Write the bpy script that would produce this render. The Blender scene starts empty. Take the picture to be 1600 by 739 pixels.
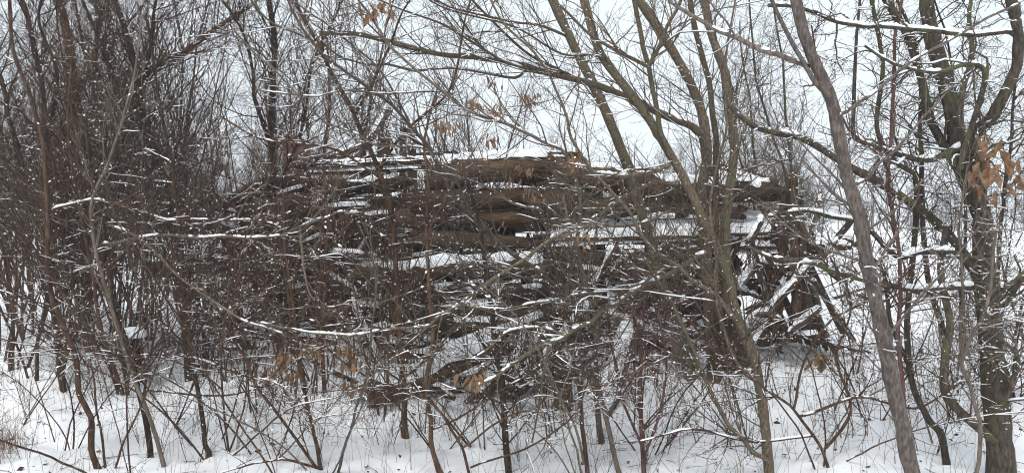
import bpy, math
import numpy as np
from mathutils import Vector, Matrix

# ------------------------------------------------------------------ camera, world, sun, exposure
S = bpy.context.scene
C = S.collection
F, CX, CY, HOR, EYE = 1186.0, 800.0, 369.5, 346.0, 1.6
PITCH = math.atan((CY - HOR) / F)
cd = bpy.data.cameras.new('camera'); cam = bpy.data.objects.new('camera', cd); C.objects.link(cam)
cam.location = (0, 0, EYE); cam.rotation_euler = (math.pi / 2 - PITCH, 0, 0)
cd.sensor_width = 36; cd.lens = F / 1600 * 36; cd.clip_start = .05; cd.clip_end = 3000
S.camera = cam
SUN_EL, SUN_ROT = math.radians(56), math.radians(205)
w = bpy.data.worlds.new('World'); S.world = w; w.use_nodes = True
nt = w.node_tree; N_ = nt.nodes; N_.clear()
out = N_.new('ShaderNodeOutputWorld'); bg = N_.new('ShaderNodeBackground')
sky = N_.new('ShaderNodeTexSky'); sky.sky_type = 'NISHITA'; sky.sun_disc = False
sky.sun_elevation = SUN_EL; sky.sun_rotation = SUN_ROT; sky.dust_density = 6; sky.air_density = 1; sky.ozone_density = 1
mixc = N_.new('ShaderNodeMix'); mixc.data_type = 'RGBA'; mixc.inputs[0].default_value = .93
clo = N_.new('ShaderNodeTexNoise'); clo.inputs['Scale'].default_value = 1.6; clo.inputs['Detail'].default_value = 4
cr = N_.new('ShaderNodeValToRGB')
cr.color_ramp.elements[0].position = .3; cr.color_ramp.elements[0].color = (4.7, 5.3, 5.75, 1)
cr.color_ramp.elements[1].position = .7; cr.color_ramp.elements[1].color = (5.8, 6.25, 6.55, 1)
tcw = N_.new('ShaderNodeTexCoord')
nt.links.new(tcw.outputs['Generated'], clo.inputs['Vector'])
nt.links.new(clo.outputs['Fac'], cr.inputs[0]); nt.links.new(sky.outputs[0], mixc.inputs[6]); nt.links.new(cr.outputs[0], mixc.inputs[7])
nt.links.new(mixc.outputs[2], bg.inputs[0]); bg.inputs[1].default_value = .1; nt.links.new(bg.outputs[0], out.inputs[0])
sl = bpy.data.lights.new('sun', 'SUN'); sl.energy = 1.5; sl.angle = math.radians(25); sl.color = (1, .97, .93)
sun = bpy.data.objects.new('sun', sl); C.objects.link(sun)
sun.rotation_euler = (math.pi / 2 - SUN_EL, 0, math.pi - SUN_ROT)
S.view_settings.view_transform = 'Standard'; S.view_settings.look = 'None'
S.view_settings.exposure = .78; S.view_settings.gamma = 1
S.cycles.filter_width = 1.05; S.cycles.max_bounces = 6; S.cycles.diffuse_bounces = 4; S.cycles.transparent_max_bounces = 4
S.cycles.volume_bounces = 1

# ------------------------------------------------------------------ helpers
UP = np.array([0, 0, 1.])
def norm(v): return v / np.maximum(np.linalg.norm(v, axis=-1, keepdims=True), 1e-9)
def at(x, y, Y):
    x, y, Y = np.broadcast_arrays(np.asarray(x, float), np.asarray(y, float), np.asarray(Y, float))
    a = (x - CX) / F; b = (CY - y) / F
    dy = math.cos(PITCH) + b * math.sin(PITCH); dz = -math.sin(PITCH) + b * math.cos(PITCH)
    s = Y / dy
    return np.stack([a * s, Y, EYE + dz * s], -1)
def ground(x, y):
    x = np.asarray(x, float); y = np.asarray(y, float)
    near = 1 / (1 + np.exp((y - 30) / 6))
    h = .05 * np.sin(x * .9 + 1.3) * np.sin(y * .8 + .4) + .035 * np.sin(x * 2.1 + y * .7) + .02 * np.sin(x * 4.3 - y * 3.1 + 1) \
        + .02 * np.sin(x * 9.1 + y * 2.3) * np.sin(y * 8.3 - x * 1.7) + .010 * np.sin(x * 19 + 2 * np.sin(y * 5)) * np.sin(y * 17 + x * 3)
    m = .10 * np.exp(-(((x - .2) / 3.4) ** 2 + ((y - 7.6) / 1.2) ** 2))
    ridge = .16 * np.exp(-((y - 11.5 - .15 * x) / 1.1) ** 2) / (1 + np.exp(-(x - 2.6) * 3))
    t_ = np.clip((y - 4.6) / 3.6, 0, 1); rise = .36 * t_ * t_ * (3 - 2 * t_)
    return h * near + m * .6 + ridge + rise
class MB:
    def __init__(s): s.v = []; s.f = []; s.n = 0
    def add(s, v, f):
        s.v.append(np.asarray(v, float).reshape(-1, 3)); s.f.append(np.asarray(f, int).reshape(-1, 4) + s.n); s.n += len(s.v[-1])
    def build(s, name, mat, parent=None, smooth=True):
        if not s.n: return None
        v = np.concatenate(s.v); f = np.concatenate(s.f)
        me = bpy.data.meshes.new(name)
        if parent is not None: v = v - np.array(parent_loc(parent))
        me.vertices.add(len(v)); me.vertices.foreach_set('co', v.astype(np.float32).ravel())
        me.loops.add(f.size); me.loops.foreach_set('vertex_index', f.astype(np.int32).ravel())
        me.polygons.add(len(f)); me.polygons.foreach_set('loop_start', np.arange(0, f.size, 4, dtype=np.int32))
        try: me.polygons.foreach_set('loop_total', np.full(len(f), 4, np.int32))
        except Exception: pass
        me.polygons.foreach_set('use_smooth', np.full(len(f), smooth))
        me.update(calc_edges=True); me.validate()
        me.materials.append(mat)
        o = bpy.data.objects.new(name, me); C.objects.link(o)
        if parent is not None: o.parent = parent
        return o
def parent_loc(p):
    l = Vector(p.location)
    while p.parent: p = p.parent; l = l + Vector(p.location)
    return l
def tag(o, label=None, cat=None, group=None, kind=None):
    if label: o['label'] = label
    if cat: o['category'] = cat
    if group: o['group'] = group
    if kind: o['kind'] = kind
    return o
def empty(name, loc, label=None, cat=None, group=None):
    o = bpy.data.objects.new(name, None); o.empty_display_size = .1; C.objects.link(o); o.location = loc
    return tag(o, label, cat, group)
def copy_tree(o, parent=None, loc=None, rz=0, sc=1):
    c = o.copy(); C.objects.link(c)
    if parent is not None: c.parent = parent
    else: c.location = loc; c.rotation_euler = (0, 0, rz); c.scale = (sc, sc, sc)
    for ch in list(KIDS.get(o.name, [])) or list(o.children): copy_tree(ch, c)
    return c
KIDS = {}
def frames(P):
    T = np.zeros_like(P); T[:, 1:-1] = P[:, 2:] - P[:, :-2]; T[:, 0] = P[:, 1] - P[:, 0]; T[:, -1] = P[:, -1] - P[:, -2]
    T = norm(T)
    ax = np.argmin(np.abs(T.mean(1)), -1); ref = np.eye(3)[ax][:, None, :]
    A = norm(np.cross(T, np.broadcast_to(ref, T.shape))); B = np.cross(T, A)
    return T, A, B
def tube(mb, P, R, k=3, ell=None):
    M, N = R.shape
    if M == 0: return
    T, A, B = frames(P)
    th = np.arange(k) / k * 2 * math.pi
    if ell is not None: R = R[..., None] * ell; R = R[..., None]
    else: R = R[..., None, None]
    V = P[:, :, None, :] + R * (np.cos(th)[None, None, :, None] * A[:, :, None, :] + np.sin(th)[None, None, :, None] * B[:, :, None, :])
    i = np.arange(M)[:, None, None] * N * k + np.arange(N - 1)[None, :, None] * k; j = np.arange(k); j2 = (j + 1) % k
    f = np.stack([i + j, i + j2, i + k + j2, i + k + j], -1)
    mb.add(V, f)
def resample(P, n):
    M, N, D = P.shape
    u = np.linspace(0, N - 1, n); i = np.minimum(u.astype(int), N - 2); f = (u - i)[None, :, None]
    return P[:, i] * (1 - f) + P[:, i + 1] * f
def smooth_noise(rng, M, N, cell):
    K = max(3, int(N / cell) + 2)
    a = rng.random((M, K, 1)); return resample(a, N)[..., 0]
def snow_on(mb, P, R, rng, amt=1., thr=.35, k=6, up=3, cell=3., hp=1.5):
    """lumpy snow lying along the upper side of branches"""
    n = (P.shape[1] - 1) * up + 1
    P = resample(P, n); R = resample(R[..., None], n)[..., 0]
    T = frames(P)[0]; hz = np.sqrt(np.maximum(0, 1 - T[..., 2] ** 2)) ** (2 * hp)
    s = smooth_noise(rng, len(P), n, cell * up / 1.5) * .75 + smooth_noise(rng, len(P), n, 1.3) * .45
    s = np.clip((s - thr - (1 - hz) * .95) / .22, 0, 1); s[:, 0] = 0; s[:, -1] = 0
    h = s * amt * (R * .38 + .002) * (.35 + .9 * rng.random(s.shape))
    rr = np.where(s > .02, R * .78 + h * .5, R * .25)
    Q = P + UP * (np.where(s > .02, R * .38 + h * .75, 0))[..., None]
    tube(mb, Q, rr, k)
def clumps(mb, P, R, n, rng, size=.006, k=5):
    """small separate lumps of snow caught on twigs"""
    if len(P) == 0 or n <= 0: return
    i = rng.integers(0, len(P), n * 2); t = rng.random(n * 2) * (P.shape[1] - 1.001); j = t.astype(int); f = (t - j)[:, None]
    p = P[i, j] * (1 - f) + P[i, j + 1] * f; r = R[i, j]; T = norm(P[i, j + 1] - P[i, j])
    keep = np.sqrt(np.maximum(0, 1 - T[:, 2] ** 2)) > .45 + .45 * rng.random(n * 2); p, r, T = p[keep][:n], r[keep][:n], T[keep][:n]
    m = len(p)
    if not m: return
    L = size * (.7 + 1.8 * rng.random(m) ** 2); sr = size * (.45 + .5 * rng.random(m)) + r * .5
    s = np.array([-1, -.55, 0, .55, 1]); rad = np.array([.12, .8, 1, .75, .12])
    Pc = p[:, None] + T[:, None] * (s[None, :, None] * L[:, None, None]) + UP * (sr * .55 + r * .3)[:, None, None]
    tube(mb, Pc, sr[:, None] * rad * (.8 + .4 * rng.random((m, 5))), k)
def grow(rng, P, R, n, L, ang=45, trop=.06, wig=.12, N=7, ratio=.55, rmax=.01, rmin=.0011, t0=.12, t1=1., flat=0.):
    seg = np.linalg.norm(np.diff(P, axis=1), axis=-1).sum(1); pr = seg / seg.sum()
    i = rng.choice(len(P), n, p=pr); t = (t0 + (t1 - t0) * rng.random(n)); u = t * (P.shape[1] - 1.001); j = u.astype(int); f = (u - j)[:, None]
    p = P[i, j] * (1 - f) + P[i, j + 1] * f; r = R[i, j] * (1 - f[:, 0]) + R[i, j + 1] * f[:, 0]; T = norm(P[i, j + 1] - P[i, j])
    q = rng.normal(size=(n, 3)); q[:, 2] *= 1 - flat; q = norm(q - (q * T).sum(-1, keepdims=True) * T)
    a = np.radians(ang * (.6 + .8 * rng.random(n)))[:, None]
    d = norm(np.cos(a) * T + np.sin(a) * q)
    ln = L * (.35 + .9 * rng.random(n)) * (1.15 - .7 * t)
    st = (ln / (N - 1))[:, None]; out = [p]; bend = rng.normal(size=(n, 3)) * wig * .35
    for _ in range(N - 1):
        d = norm(d + UP * trop + bend + rng.normal(size=(n, 3)) * wig)
        out.append(out[-1] + d * st)
    Pc = np.stack(out, 1)
    rb = np.clip(np.minimum(r * ratio, ln * .011 + .0012), rmin, rmax)
    Rc = rb[:, None] * np.linspace(1, .35, N)[None] ; Rc = np.maximum(Rc, rmin * .8)
    return Pc, Rc
def catmull(pts, per=5):
    pts = np.asarray(pts, float); p = np.vstack([2 * pts[0] - pts[1], pts, 2 * pts[-1] - pts[-2]]); o = []
    for i in range(1, len(p) - 2):
        for t in np.arange(per) / per:
            o.append(.5 * ((2 * p[i]) + (-p[i - 1] + p[i + 1]) * t + (2 * p[i - 1] - 5 * p[i] + 4 * p[i + 1] - p[i + 2]) * t * t + (-p[i - 1] + 3 * p[i] - 3 * p[i + 1] + p[i + 2]) * t ** 3))
    o.append(p[-2]); return np.array(o)

# ------------------------------------------------------------------ materials
def new_mat(name):
    m = bpy.data.materials.new(name); m.use_nodes = True; t = m.node_tree; b = t.nodes['Principled BSDF']; return m, t, b
def noise_ramp(t, stops, scale, vec_scale=(1, 1, 1), detail=5, rough=.6, coord='Object'):
    tc = t.nodes.new('ShaderNodeTexCoord'); mp = t.nodes.new('ShaderNodeMapping'); mp.inputs['Scale'].default_value = vec_scale
    n = t.nodes.new('ShaderNodeTexNoise'); n.inputs['Scale'].default_value = scale; n.inputs['Detail'].default_value = detail; n.inputs['Roughness'].default_value = rough
    t.links.new(tc.outputs[coord], mp.inputs[0]); t.links.new(mp.outputs[0], n.inputs['Vector'])
    r = t.nodes.new('ShaderNodeValToRGB'); e = r.color_ramp.elements
    e[0].position = stops[0][0]; e[0].color = (*stops[0][1], 1); e[1].position = stops[-1][0]; e[1].color = (*stops[-1][1], 1)
    for p, c in stops[1:-1]: x = e.new(p); x.color = (*c, 1)
    t.links.new(n.outputs['Fac'], r.inputs[0]); return n, r
def bump(t, b, src, strength, dist):
    u = t.nodes.new('ShaderNodeBump'); u.inputs['Strength'].default_value = strength; u.inputs['Distance'].default_value = dist
    t.links.new(src, u.inputs['Height']); t.links.new(u.outputs[0], b.inputs['Normal']); return u
def bark(name, c0, c1, c2, scale=35, patch=None, vs=(1, 1, .28)):
    m, t, b = new_mat(name)
    n, r = noise_ramp(t, [(.3, c0), (.5, c1), (.72, c2)], scale, vs)
    src = r.outputs[0]
    oi = t.nodes.new('ShaderNodeObjectInfo'); hs = t.nodes.new('ShaderNodeHueSaturation'); mr = t.nodes.new('ShaderNodeMapRange')
    mr.inputs[3].default_value = .75; mr.inputs[4].default_value = 1.3
    t.links.new(oi.outputs['Random'], mr.inputs[0]); t.links.new(mr.outputs[0], hs.inputs['Value'])
    if patch:
        n2, r2 = noise_ramp(t, [(.52, (0, 0, 0)), (.62, (1, 1, 1))], patch[1], (1, 1, .5), 4)
        mx = t.nodes.new('ShaderNodeMix'); mx.data_type = 'RGBA'; mx.inputs[7].default_value = (*patch[0], 1)
        t.links.new(r2.outputs[0], mx.inputs[0]); t.links.new(src, mx.inputs[6]); src = mx.outputs[2]
    t.links.new(src, hs.inputs['Color']); t.links.new(hs.outputs[0], b.inputs['Base Color'])
    b.inputs['Roughness'].default_value = .85; b.inputs['Specular IOR Level'].default_value = .25
    bump(t, b, n.outputs['Fac'], .7, .006); return m
def wood(name, c0, c1, c2, patch=None):
    m, t, b = new_mat(name)
    n, r = noise_ramp(t, [(.34, c0), (.5, c1), (.68, c2)], 14, (.3, 5, 5), 8, .75)
    n2, r2 = noise_ramp(t, [(.35, (.45, .45, .45)), (.65, (1.15, 1.1, 1.05))], 2.2, (1, 1, 1), 4)
    mx = t.nodes.new('ShaderNodeMix'); mx.data_type = 'RGBA'; mx.blend_type = 'MULTIPLY'; mx.inputs[0].default_value = 1
    t.links.new(r.outputs[0], mx.inputs[6]); t.links.new(r2.outputs[0], mx.inputs[7]); src = mx.outputs[2]
    oi = t.nodes.new('ShaderNodeObjectInfo'); hs = t.nodes.new('ShaderNodeHueSaturation'); mr = t.nodes.new('ShaderNodeMapRange')
    mr.inputs[3].default_value = .65; mr.inputs[4].default_value = 1.35
    t.links.new(oi.outputs['Random'], mr.inputs[0]); t.links.new(mr.outputs[0], hs.inputs['Value'])
    t.links.new(src, hs.inputs['Color']); t.links.new(hs.outputs[0], b.inputs['Base Color'])
    b.inputs['Roughness'].default_value = .9; b.inputs['Specular IOR Level'].default_value = .2
    bump(t, b, n.outputs['Fac'], 1, .02); return m
M = {}
M['brown'] = bark('bark_brown', (.024, .012, .007), (.074, .04, .025), (.15, .094, .064))
M['dark'] = bark('bark_dark', (.013, .008, .006), (.038, .023, .015), (.09, .062, .044))
M['grey'] = bark('bark_grey', (.05, .04, .034), (.125, .1, .087), (.21, .175, .155), 110, ((.075, .058, .05), 30), (1, 1, .3))
M['olive'] = bark('bark_olive', (.04, .029, .019), (.10, .075, .052), (.2, .16, .12), 75, ((.095, .085, .05), 7), (1, 1, .5))
M['moss'] = bark('bark_moss', (.02, .016, .012), (.06, .048, .036), (.13, .10, .08), 60, ((.075, .078, .032), 9))
M['red'] = bark('bark_red', (.045, .02, .017), (.085, .043, .036), (.14, .085, .072))
M['tan'] = bark('bark_tan', (.06, .045, .034), (.12, .095, .075), (.19, .155, .13))
M['far'] = bark('bark_far', (.05, .045, .043), (.075, .068, .066), (.12, .11, .11))
M['wood'] = wood('wood_weathered', (.018, .011, .008), (.078, .052, .037), (.19, .14, .1))
M['wood2'] = wood('wood_brown', (.014, .009, .006), (.1, .066, .043), (.23, .165, .115))
M['rot'] = wood('wood_rotten', (.014, .009, .007), (.052, .034, .025), (.13, .094, .07))
M['greywood'] = wood('wood_grey', (.05, .043, .036), (.12, .105, .09), (.21, .19, .165))
M['ochre'] = wood('wood_ochre', (.07, .045, .016), (.16, .11, .04), (.26, .19, .08))
def snowmat(name, c=(.88, .9, .93), bs=.5):
    m, t, b = new_mat(name)
    n, r = noise_ramp(t, [(.3, tuple(x * .94 for x in c)), (.7, c)], 6)
    t.links.new(r.outputs[0], b.inputs['Base Color']); b.inputs['Roughness'].default_value = .7; b.inputs['Specular IOR Level'].default_value = .2
    n3, _ = noise_ramp(t, [(.3, (0, 0, 0)), (.7, (1, 1, 1))], 45, (1, 1, 1), 6, .7)
    bump(t, b, n3.outputs['Fac'], bs, .012); return m
M['snow'] = snowmat('snow')
M['snowground'] = snowmat('snow_ground', (.88, .9, .93), .6)
def leafmat(name, c0, c1):
    m, t, b = new_mat(name); n, r = noise_ramp(t, [(.3, c0), (.7, c1)], 40)
    t.links.new(r.outputs[0], b.inputs['Base Color']); b.inputs['Roughness'].default_value = .8
    tr = t.nodes.new('ShaderNodeBsdfTranslucent'); ms = t.nodes.new('ShaderNodeMixShader'); ms.inputs[0].default_value = .3
    t.links.new(r.outputs[0], tr.inputs[0]); o = t.nodes['Material Output']
    t.links.new(b.outputs[0], ms.inputs[1]); t.links.new(tr.outputs[0], ms.inputs[2]); t.links.new(ms.outputs[0], o.inputs[0]); return m
M['leaf'] = leafmat('dry_leaf', (.14, .08, .048), (.36, .22, .14))
M['leaf3'] = leafmat('brown_leaf', (.12, .06, .03), (.42, .25, .14))
M['leaf2'] = leafmat('dark_dead_leaf', (.03, .018, .012), (.09, .05, .03))
M['straw'] = leafmat('straw', (.16, .1, .05), (.34, .24, .13))
m, t, b = new_mat('brick')
bt = t.nodes.new('ShaderNodeTexBrick'); bt.inputs['Color1'].default_value = (.13, .06, .045, 1); bt.inputs['Color2'].default_value = (.09, .045, .035, 1); bt.inputs['Mortar'].default_value = (.16, .14, .13, 1)
bt.inputs['Scale'].default_value = 5.; tc = t.nodes.new('ShaderNodeTexCoord'); mp = t.nodes.new('ShaderNodeMapping'); mp.inputs['Rotation'].default_value = (math.pi / 2, 0, 0)
t.links.new(tc.outputs['Object'], mp.inputs[0]); t.links.new(mp.outputs[0], bt.inputs['Vector']); t.links.new(bt.outputs[0], b.inputs['Base Color']); b.inputs['Roughness'].default_value = .9
M['brick'] = m

# ------------------------------------------------------------------ ground
rng = np.random.default_rng(5)
xs = np.concatenate([[-900, -400, -200, -110, -70, -45, -30, -22, -17, -14], np.arange(-12, 12.01, .07), [14, 17, 22, 30, 45, 70, 110, 200, 400, 900]])
ys = np.concatenate([[-60, -20, -6, -2, 0, 1, 2], np.arange(3, 14, .06), np.arange(14, 24, .4), [26, 29, 33, 40, 50, 65, 90, 130, 200, 400, 900]])
X, Yg = np.meshgrid(xs, ys); Z = ground(X, Yg); inn = (np.abs(X) < 12.1) & (Yg > 2.9) & (Yg < 14)
Z = Z + inn * rng.normal(size=Z.shape) * .0016
nx, ny = len(xs), len(ys); ii = (np.arange(ny - 1)[:, None] * nx + np.arange(nx - 1)[None])
mb = MB(); mb.add(np.stack([X, Yg, Z], -1), np.stack([ii, ii + 1, ii + nx + 1, ii + nx], -1))
tag(mb.build('snow_ground', M['snowground']), 'flat white snow covering the ground and the field beyond', 'ground', kind='structure')

# ------------------------------------------------------------------ timber: logs, boards
def frame_obj(o, p0, p1, parent, roll=0):
    d = Vector(p1 - p0).normalized(); y = Vector((0, 0, 1)).cross(d)
    if y.length < .05: y = Vector((0, 1, 0))
    y.normalize(); z = d.cross(y)
    m = Matrix((d, y, z)).transposed().to_4x4() @ Matrix.Rotation(roll, 4, 'X')
    m.translation = Vector(p0) - (parent_loc(parent) if parent else Vector()); o.matrix_basis = m
    if parent: o.parent = parent
def snowcap(length, width, top, amt, rng, o, roll=0, cover=.75):
    """lumpy strip of snow over a timber, in the timber's own frame"""
    n = max(8, int(length / .035)); k = 9; x = np.linspace(.01, length - .01, n)
    s = smooth_noise(rng, 1, n, 7)[0] * .7 + smooth_noise(rng, 1, n, 2)[0] * .4
    s = np.clip((s - (1 - cover) * .9) / .25, 0, 1); s[0] = s[-1] = 0
    a = np.linspace(0, math.pi, k); wv = width * (.75 + .35 * smooth_noise(rng, 1, n, 4)[0]) * (.3 + .7 * s)
    hh = amt * s * (.6 + .7 * smooth_noise(rng, 1, n, 5)[0])
    V = np.stack([np.broadcast_to(x[:, None], (n, k)), np.cos(a)[None] * wv[:, None], top(x, np.cos(a)[None] * wv[:, None]) - .012 + np.sin(a)[None] * (hh[:, None] + .012) - (1 - s[:, None]) * .02], -1)
    i = np.arange(n - 1)[:, None] * k + np.arange(k - 1)[None]; mb = MB(); mb.add(V, np.stack([i, i + 1, i + k + 1, i + k], -1))
    c = mb.build('snow', M['snow']); c.parent = o
    if roll: c.rotation_euler = (-roll, 0, 0)
    return c
def log(name, p0, p1, r, mat, parent, seed, snow=.03, cover=.75, taper=.85):
    rng = np.random.default_rng(seed); L = float(np.linalg.norm(p1 - p0)); n = max(6, int(L / .05)); k = 16
    x = np.linspace(0, L, n); th = np.arange(k) / k * 2 * math.pi
    R = r * np.linspace(1, taper, n)[:, None] * (1 + .10 * (smooth_noise(rng, n, k, 3) - .5) + .22 * (smooth_noise(rng, 1, n, 6)[0][:, None] - .5))
    R = R * (1 - .16 * (rng.random(k) < .25)[None] * (.5 + smooth_noise(rng, 1, n, 8)[0][:, None]))
    xo = x[:, None] + np.where(np.arange(n)[:, None] == 0, -1, np.where(np.arange(n)[:, None] == n - 1, 1, 0)) * (rng.random((n, k)) * .07 + .12 * r / .1 * (np.sin(th * 2 + seed)[None] + 1) * rng.random())
    wy = .3 * r * (smooth_noise(rng, 1, n, 9)[0] - .5) * 2; wz = .3 * r * (smooth_noise(rng, 1, n, 11)[0] - .5) * 2 - r * (-.45 if seed == 100 else .18 if L > 1 else 0) * np.sin(np.linspace(0, math.pi, n))
    V = np.stack([xo, np.cos(th)[None] * R + wy[:, None], np.sin(th)[None] * R + wz[:, None]], -1)
    cap0 = np.repeat(np.array([[.02, wy[0], wz[0]]]), k, 0)[None]; cap1 = np.repeat(np.array([[L - .02, wy[-1], wz[-1]]]), k, 0)[None]
    V = np.concatenate([cap0, V, cap1]); n += 2
    i = np.arange(n - 1)[:, None] * k; j = np.arange(k)[None]; j2 = (j + 1) % k
    mb = MB(); mb.add(V, np.stack([i + j, i + k + j, i + k + j2, i + j2], -1))
    o = mb.build(name, mat); frame_obj(o, p0, p1, parent)
    if snow: snowcap(L, r * .8, lambda x, y: np.interp(x, np.linspace(0, L, len(wz)), wz)[:, None] + (r * (taper + 1) / 2 * .93) * np.sqrt(np.maximum(.05, 1 - (y / r) ** 2)) , snow, rng, o, cover=cover)
    return o
def board(name, p0, p1, wd, th, mat, parent, seed, roll=0, snow=.02, cover=.7, ragged=.08):
    rng = np.random.default_rng(seed); L = float(np.linalg.norm(p1 - p0)); n = max(5, int(L / .07)); m_ = 7
    x = np.linspace(0, L, n); y = np.linspace(-.5, .5, m_) * wd
    prof = np.concatenate([np.stack([y, np.full(m_, th / 2)], -1), np.stack([y[::-1], np.full(m_, -th / 2)], -1)]); k = len(prof)
    warp = .3 * th * np.cumsum(rng.normal(size=n)) / math.sqrt(n) * 2
    V = np.zeros((n, k, 3)); V[:, :, 0] = x[:, None]; V[:, :, 1] = prof[None, :, 0] * (1 + .08 * rng.normal(size=(n, 1))); V[:, :, 2] = prof[None, :, 1] + warp[:, None] + rng.normal(size=(n, k)) * th * .05
    e0 = rng.random(m_) * ragged; e1 = rng.random(m_) * ragged; V[0, :, 0] += np.concatenate([e0, e0[::-1]]); V[-1, :, 0] -= np.concatenate([e1, e1[::-1]])
    mb = MB(); i = np.arange(n - 1)[:, None] * k; j = np.arange(k)[None]; j2 = (j + 1) % k
    mb.add(V, np.stack([i + j, i + j2, i + k + j2, i + k + j], -1))
    for e, s in ((0, 1), ((n - 1) * k, -1)):
        q = np.array([[e + a, e + k - 1 - a, e + k - 2 - a, e + a + 1] for a in range(m_ - 1)]); mb.f.append(q[:, ::s])
    o = mb.build(name, mat, smooth=False); frame_obj(o, p0, p1, parent, roll)
    if snow:
        hw, hh = abs(wd / 2 * math.cos(roll)) + abs(th / 2 * math.sin(roll)), abs(wd / 2 * math.sin(roll)) + abs(th / 2 * math.cos(roll))
        snowcap(L, min(hw, .5 * wd if abs(math.sin(roll)) < .3 else th * .6 + .012), lambda x, y: hh + 0 * y, snow, rng, o, roll, cover)
    return o
A = lambda x, y, Y: at(x, y, Y)
def onG(x, y, h=0.):
    """the point of the ground under a pixel, lifted by h"""
    Y = np.arange(4.2, 9.5, .01); p = at(np.full_like(Y, x), np.full_like(Y, y), Y); i = int(np.argmax(p[:, 2] < ground(p[:, 0], p[:, 1]))); q = p[i].copy(); q[2] += h; return q
# ---- the collapsed log cabin
cb = empty('collapsed_log_cabin', (0, 7.6, .05), 'collapsed dark brown log cabin under snow, roof fallen in, behind the branches', 'ruined cabin')
LOGS = [  # x0 y0 x1 y1 thickness(px) depth material snow cover
 (672, 276, 850, 268, 46, 7.50, 'wood2', .05, 1), (835, 270, 1010, 290, 44, 7.52, 'wood', .035, .8), (985, 290, 1200, 302, 36, 7.55, 'wood', .04, .8),
 (640, 312, 868, 308, 38, 7.5, 'wood2', .0, .4), (850, 316, 1005, 318, 38, 7.55, 'wood', .0, .4), (990, 318, 1190, 326, 26, 7.6, 'wood', .02, .5),
 (560, 346, 876, 341, 36, 7.48, 'wood2', .01, .3), (640, 379, 800, 376, 32, 7.44, 'wood2', .0, .35),
 (588, 424, 886, 418, 29, 7.15, 'wood2', .06, .95), (640, 452, 900, 450, 30, 7.3, 'wood', .02, .5), (560, 482, 890, 478, 31, 7.3, 'wood2', .025, .6),
 (640, 513, 900, 510, 32, 7.25, 'wood', .03, .6), (600, 545, 860, 542, 31, 7.3, 'wood', .03, .6), (640, 576, 940, 572, 30, 7.3, 'rot', .02, .6),
 (330, 310, 480, 286, 26, 7.9, 'rot', .03, .7), (440, 284, 660, 284, 26, 7.9, 'rot', .03, .8), (340, 338, 640, 312, 25, 7.9, 'rot', .006, .4), (300, 360, 610, 342, 25, 7.95, 'wood', .008, .5),
 (310, 388, 640, 368, 25, 7.9, 'wood', .008, .5), (300, 414, 630, 396, 25, 7.9, 'rot', .006, .5), (330, 440, 600, 424, 25, 7.9, 'wood', .008, .6), (340, 464, 620, 452, 24, 7.9, 'wood', .008, .6), (360, 492, 600, 482, 24, 7.9, 'wood', .008, .6), (370, 518, 590, 510, 24, 7.9, 'rot', .02, .6),
 (862, 400, 1130, 392, 26, 7.35, 'rot', .02, .6), (880, 426, 1120, 420, 26, 7.4, 'wood', .02, .6), (870, 452, 1140, 448, 26, 7.4, 'rot', .02, .6), (890, 478, 1130, 474, 26, 7.4, 'rot', .02, .5), (900, 505, 1060, 502, 26, 7.4, 'wood', .02, .5), (900, 532, 1060, 530, 26, 7.4, 'rot', .02, .5), (910, 560, 1050, 560, 26, 7.4, 'rot', .02, .5)]
for i, (x0, y0, x1, y1, wp, Y, mt, sn, cv) in enumerate(LOGS):
    lf = x1 < 665; cv = cv * (.55 if lf else 1)
    j0, j1, e0, e1 = [v * (2.6 if lf else 1.3 if i > 2 else .4) for v in (4 * math.sin(i * 5.1), 5 * math.sin(i * 3.7 + 1), 22 * math.sin(i * 2.9), 26 * math.sin(i * 4.3 + 2))]
    log('log', A(x0 + e0, y0 + j0, Y + .06 * math.sin(i * 7.7)), A(x1 + e1, y1 + j1, Y + .1 * math.sin(i * 2.3)), wp * Y / F / 2 * (1.09 + .16 * math.sin(i * 6.1)), M[mt], cb, 100 + i, sn, cv)
for i in range(9):   # rear wall, seen through the gaps
    z = .12 + i * .2; h = 5.0 if i < 7 else 3.2
    log('log', np.array([-2.9 + (5 - h) * .3, 10.3, z]), np.array([-2.9 + h, 10.25, z + .05]), .1, M['rot'], cb, 150 + i, .04 if i == 8 else .015, .8)
for i in range(7):   # side wall remains running back
    z = .15 + i * .2
    log('log', np.array([2.2, 7.7, z]), np.array([2.3, 10.1, z + .02]), .1, M['rot'], cb, 170 + i, .03, .6)
    log('log', np.array([-2.75, 8.1, z]), np.array([-2.7, 10.2, z + .02]), .1, M['rot'], cb, 180 + i, .03, .6)
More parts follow.
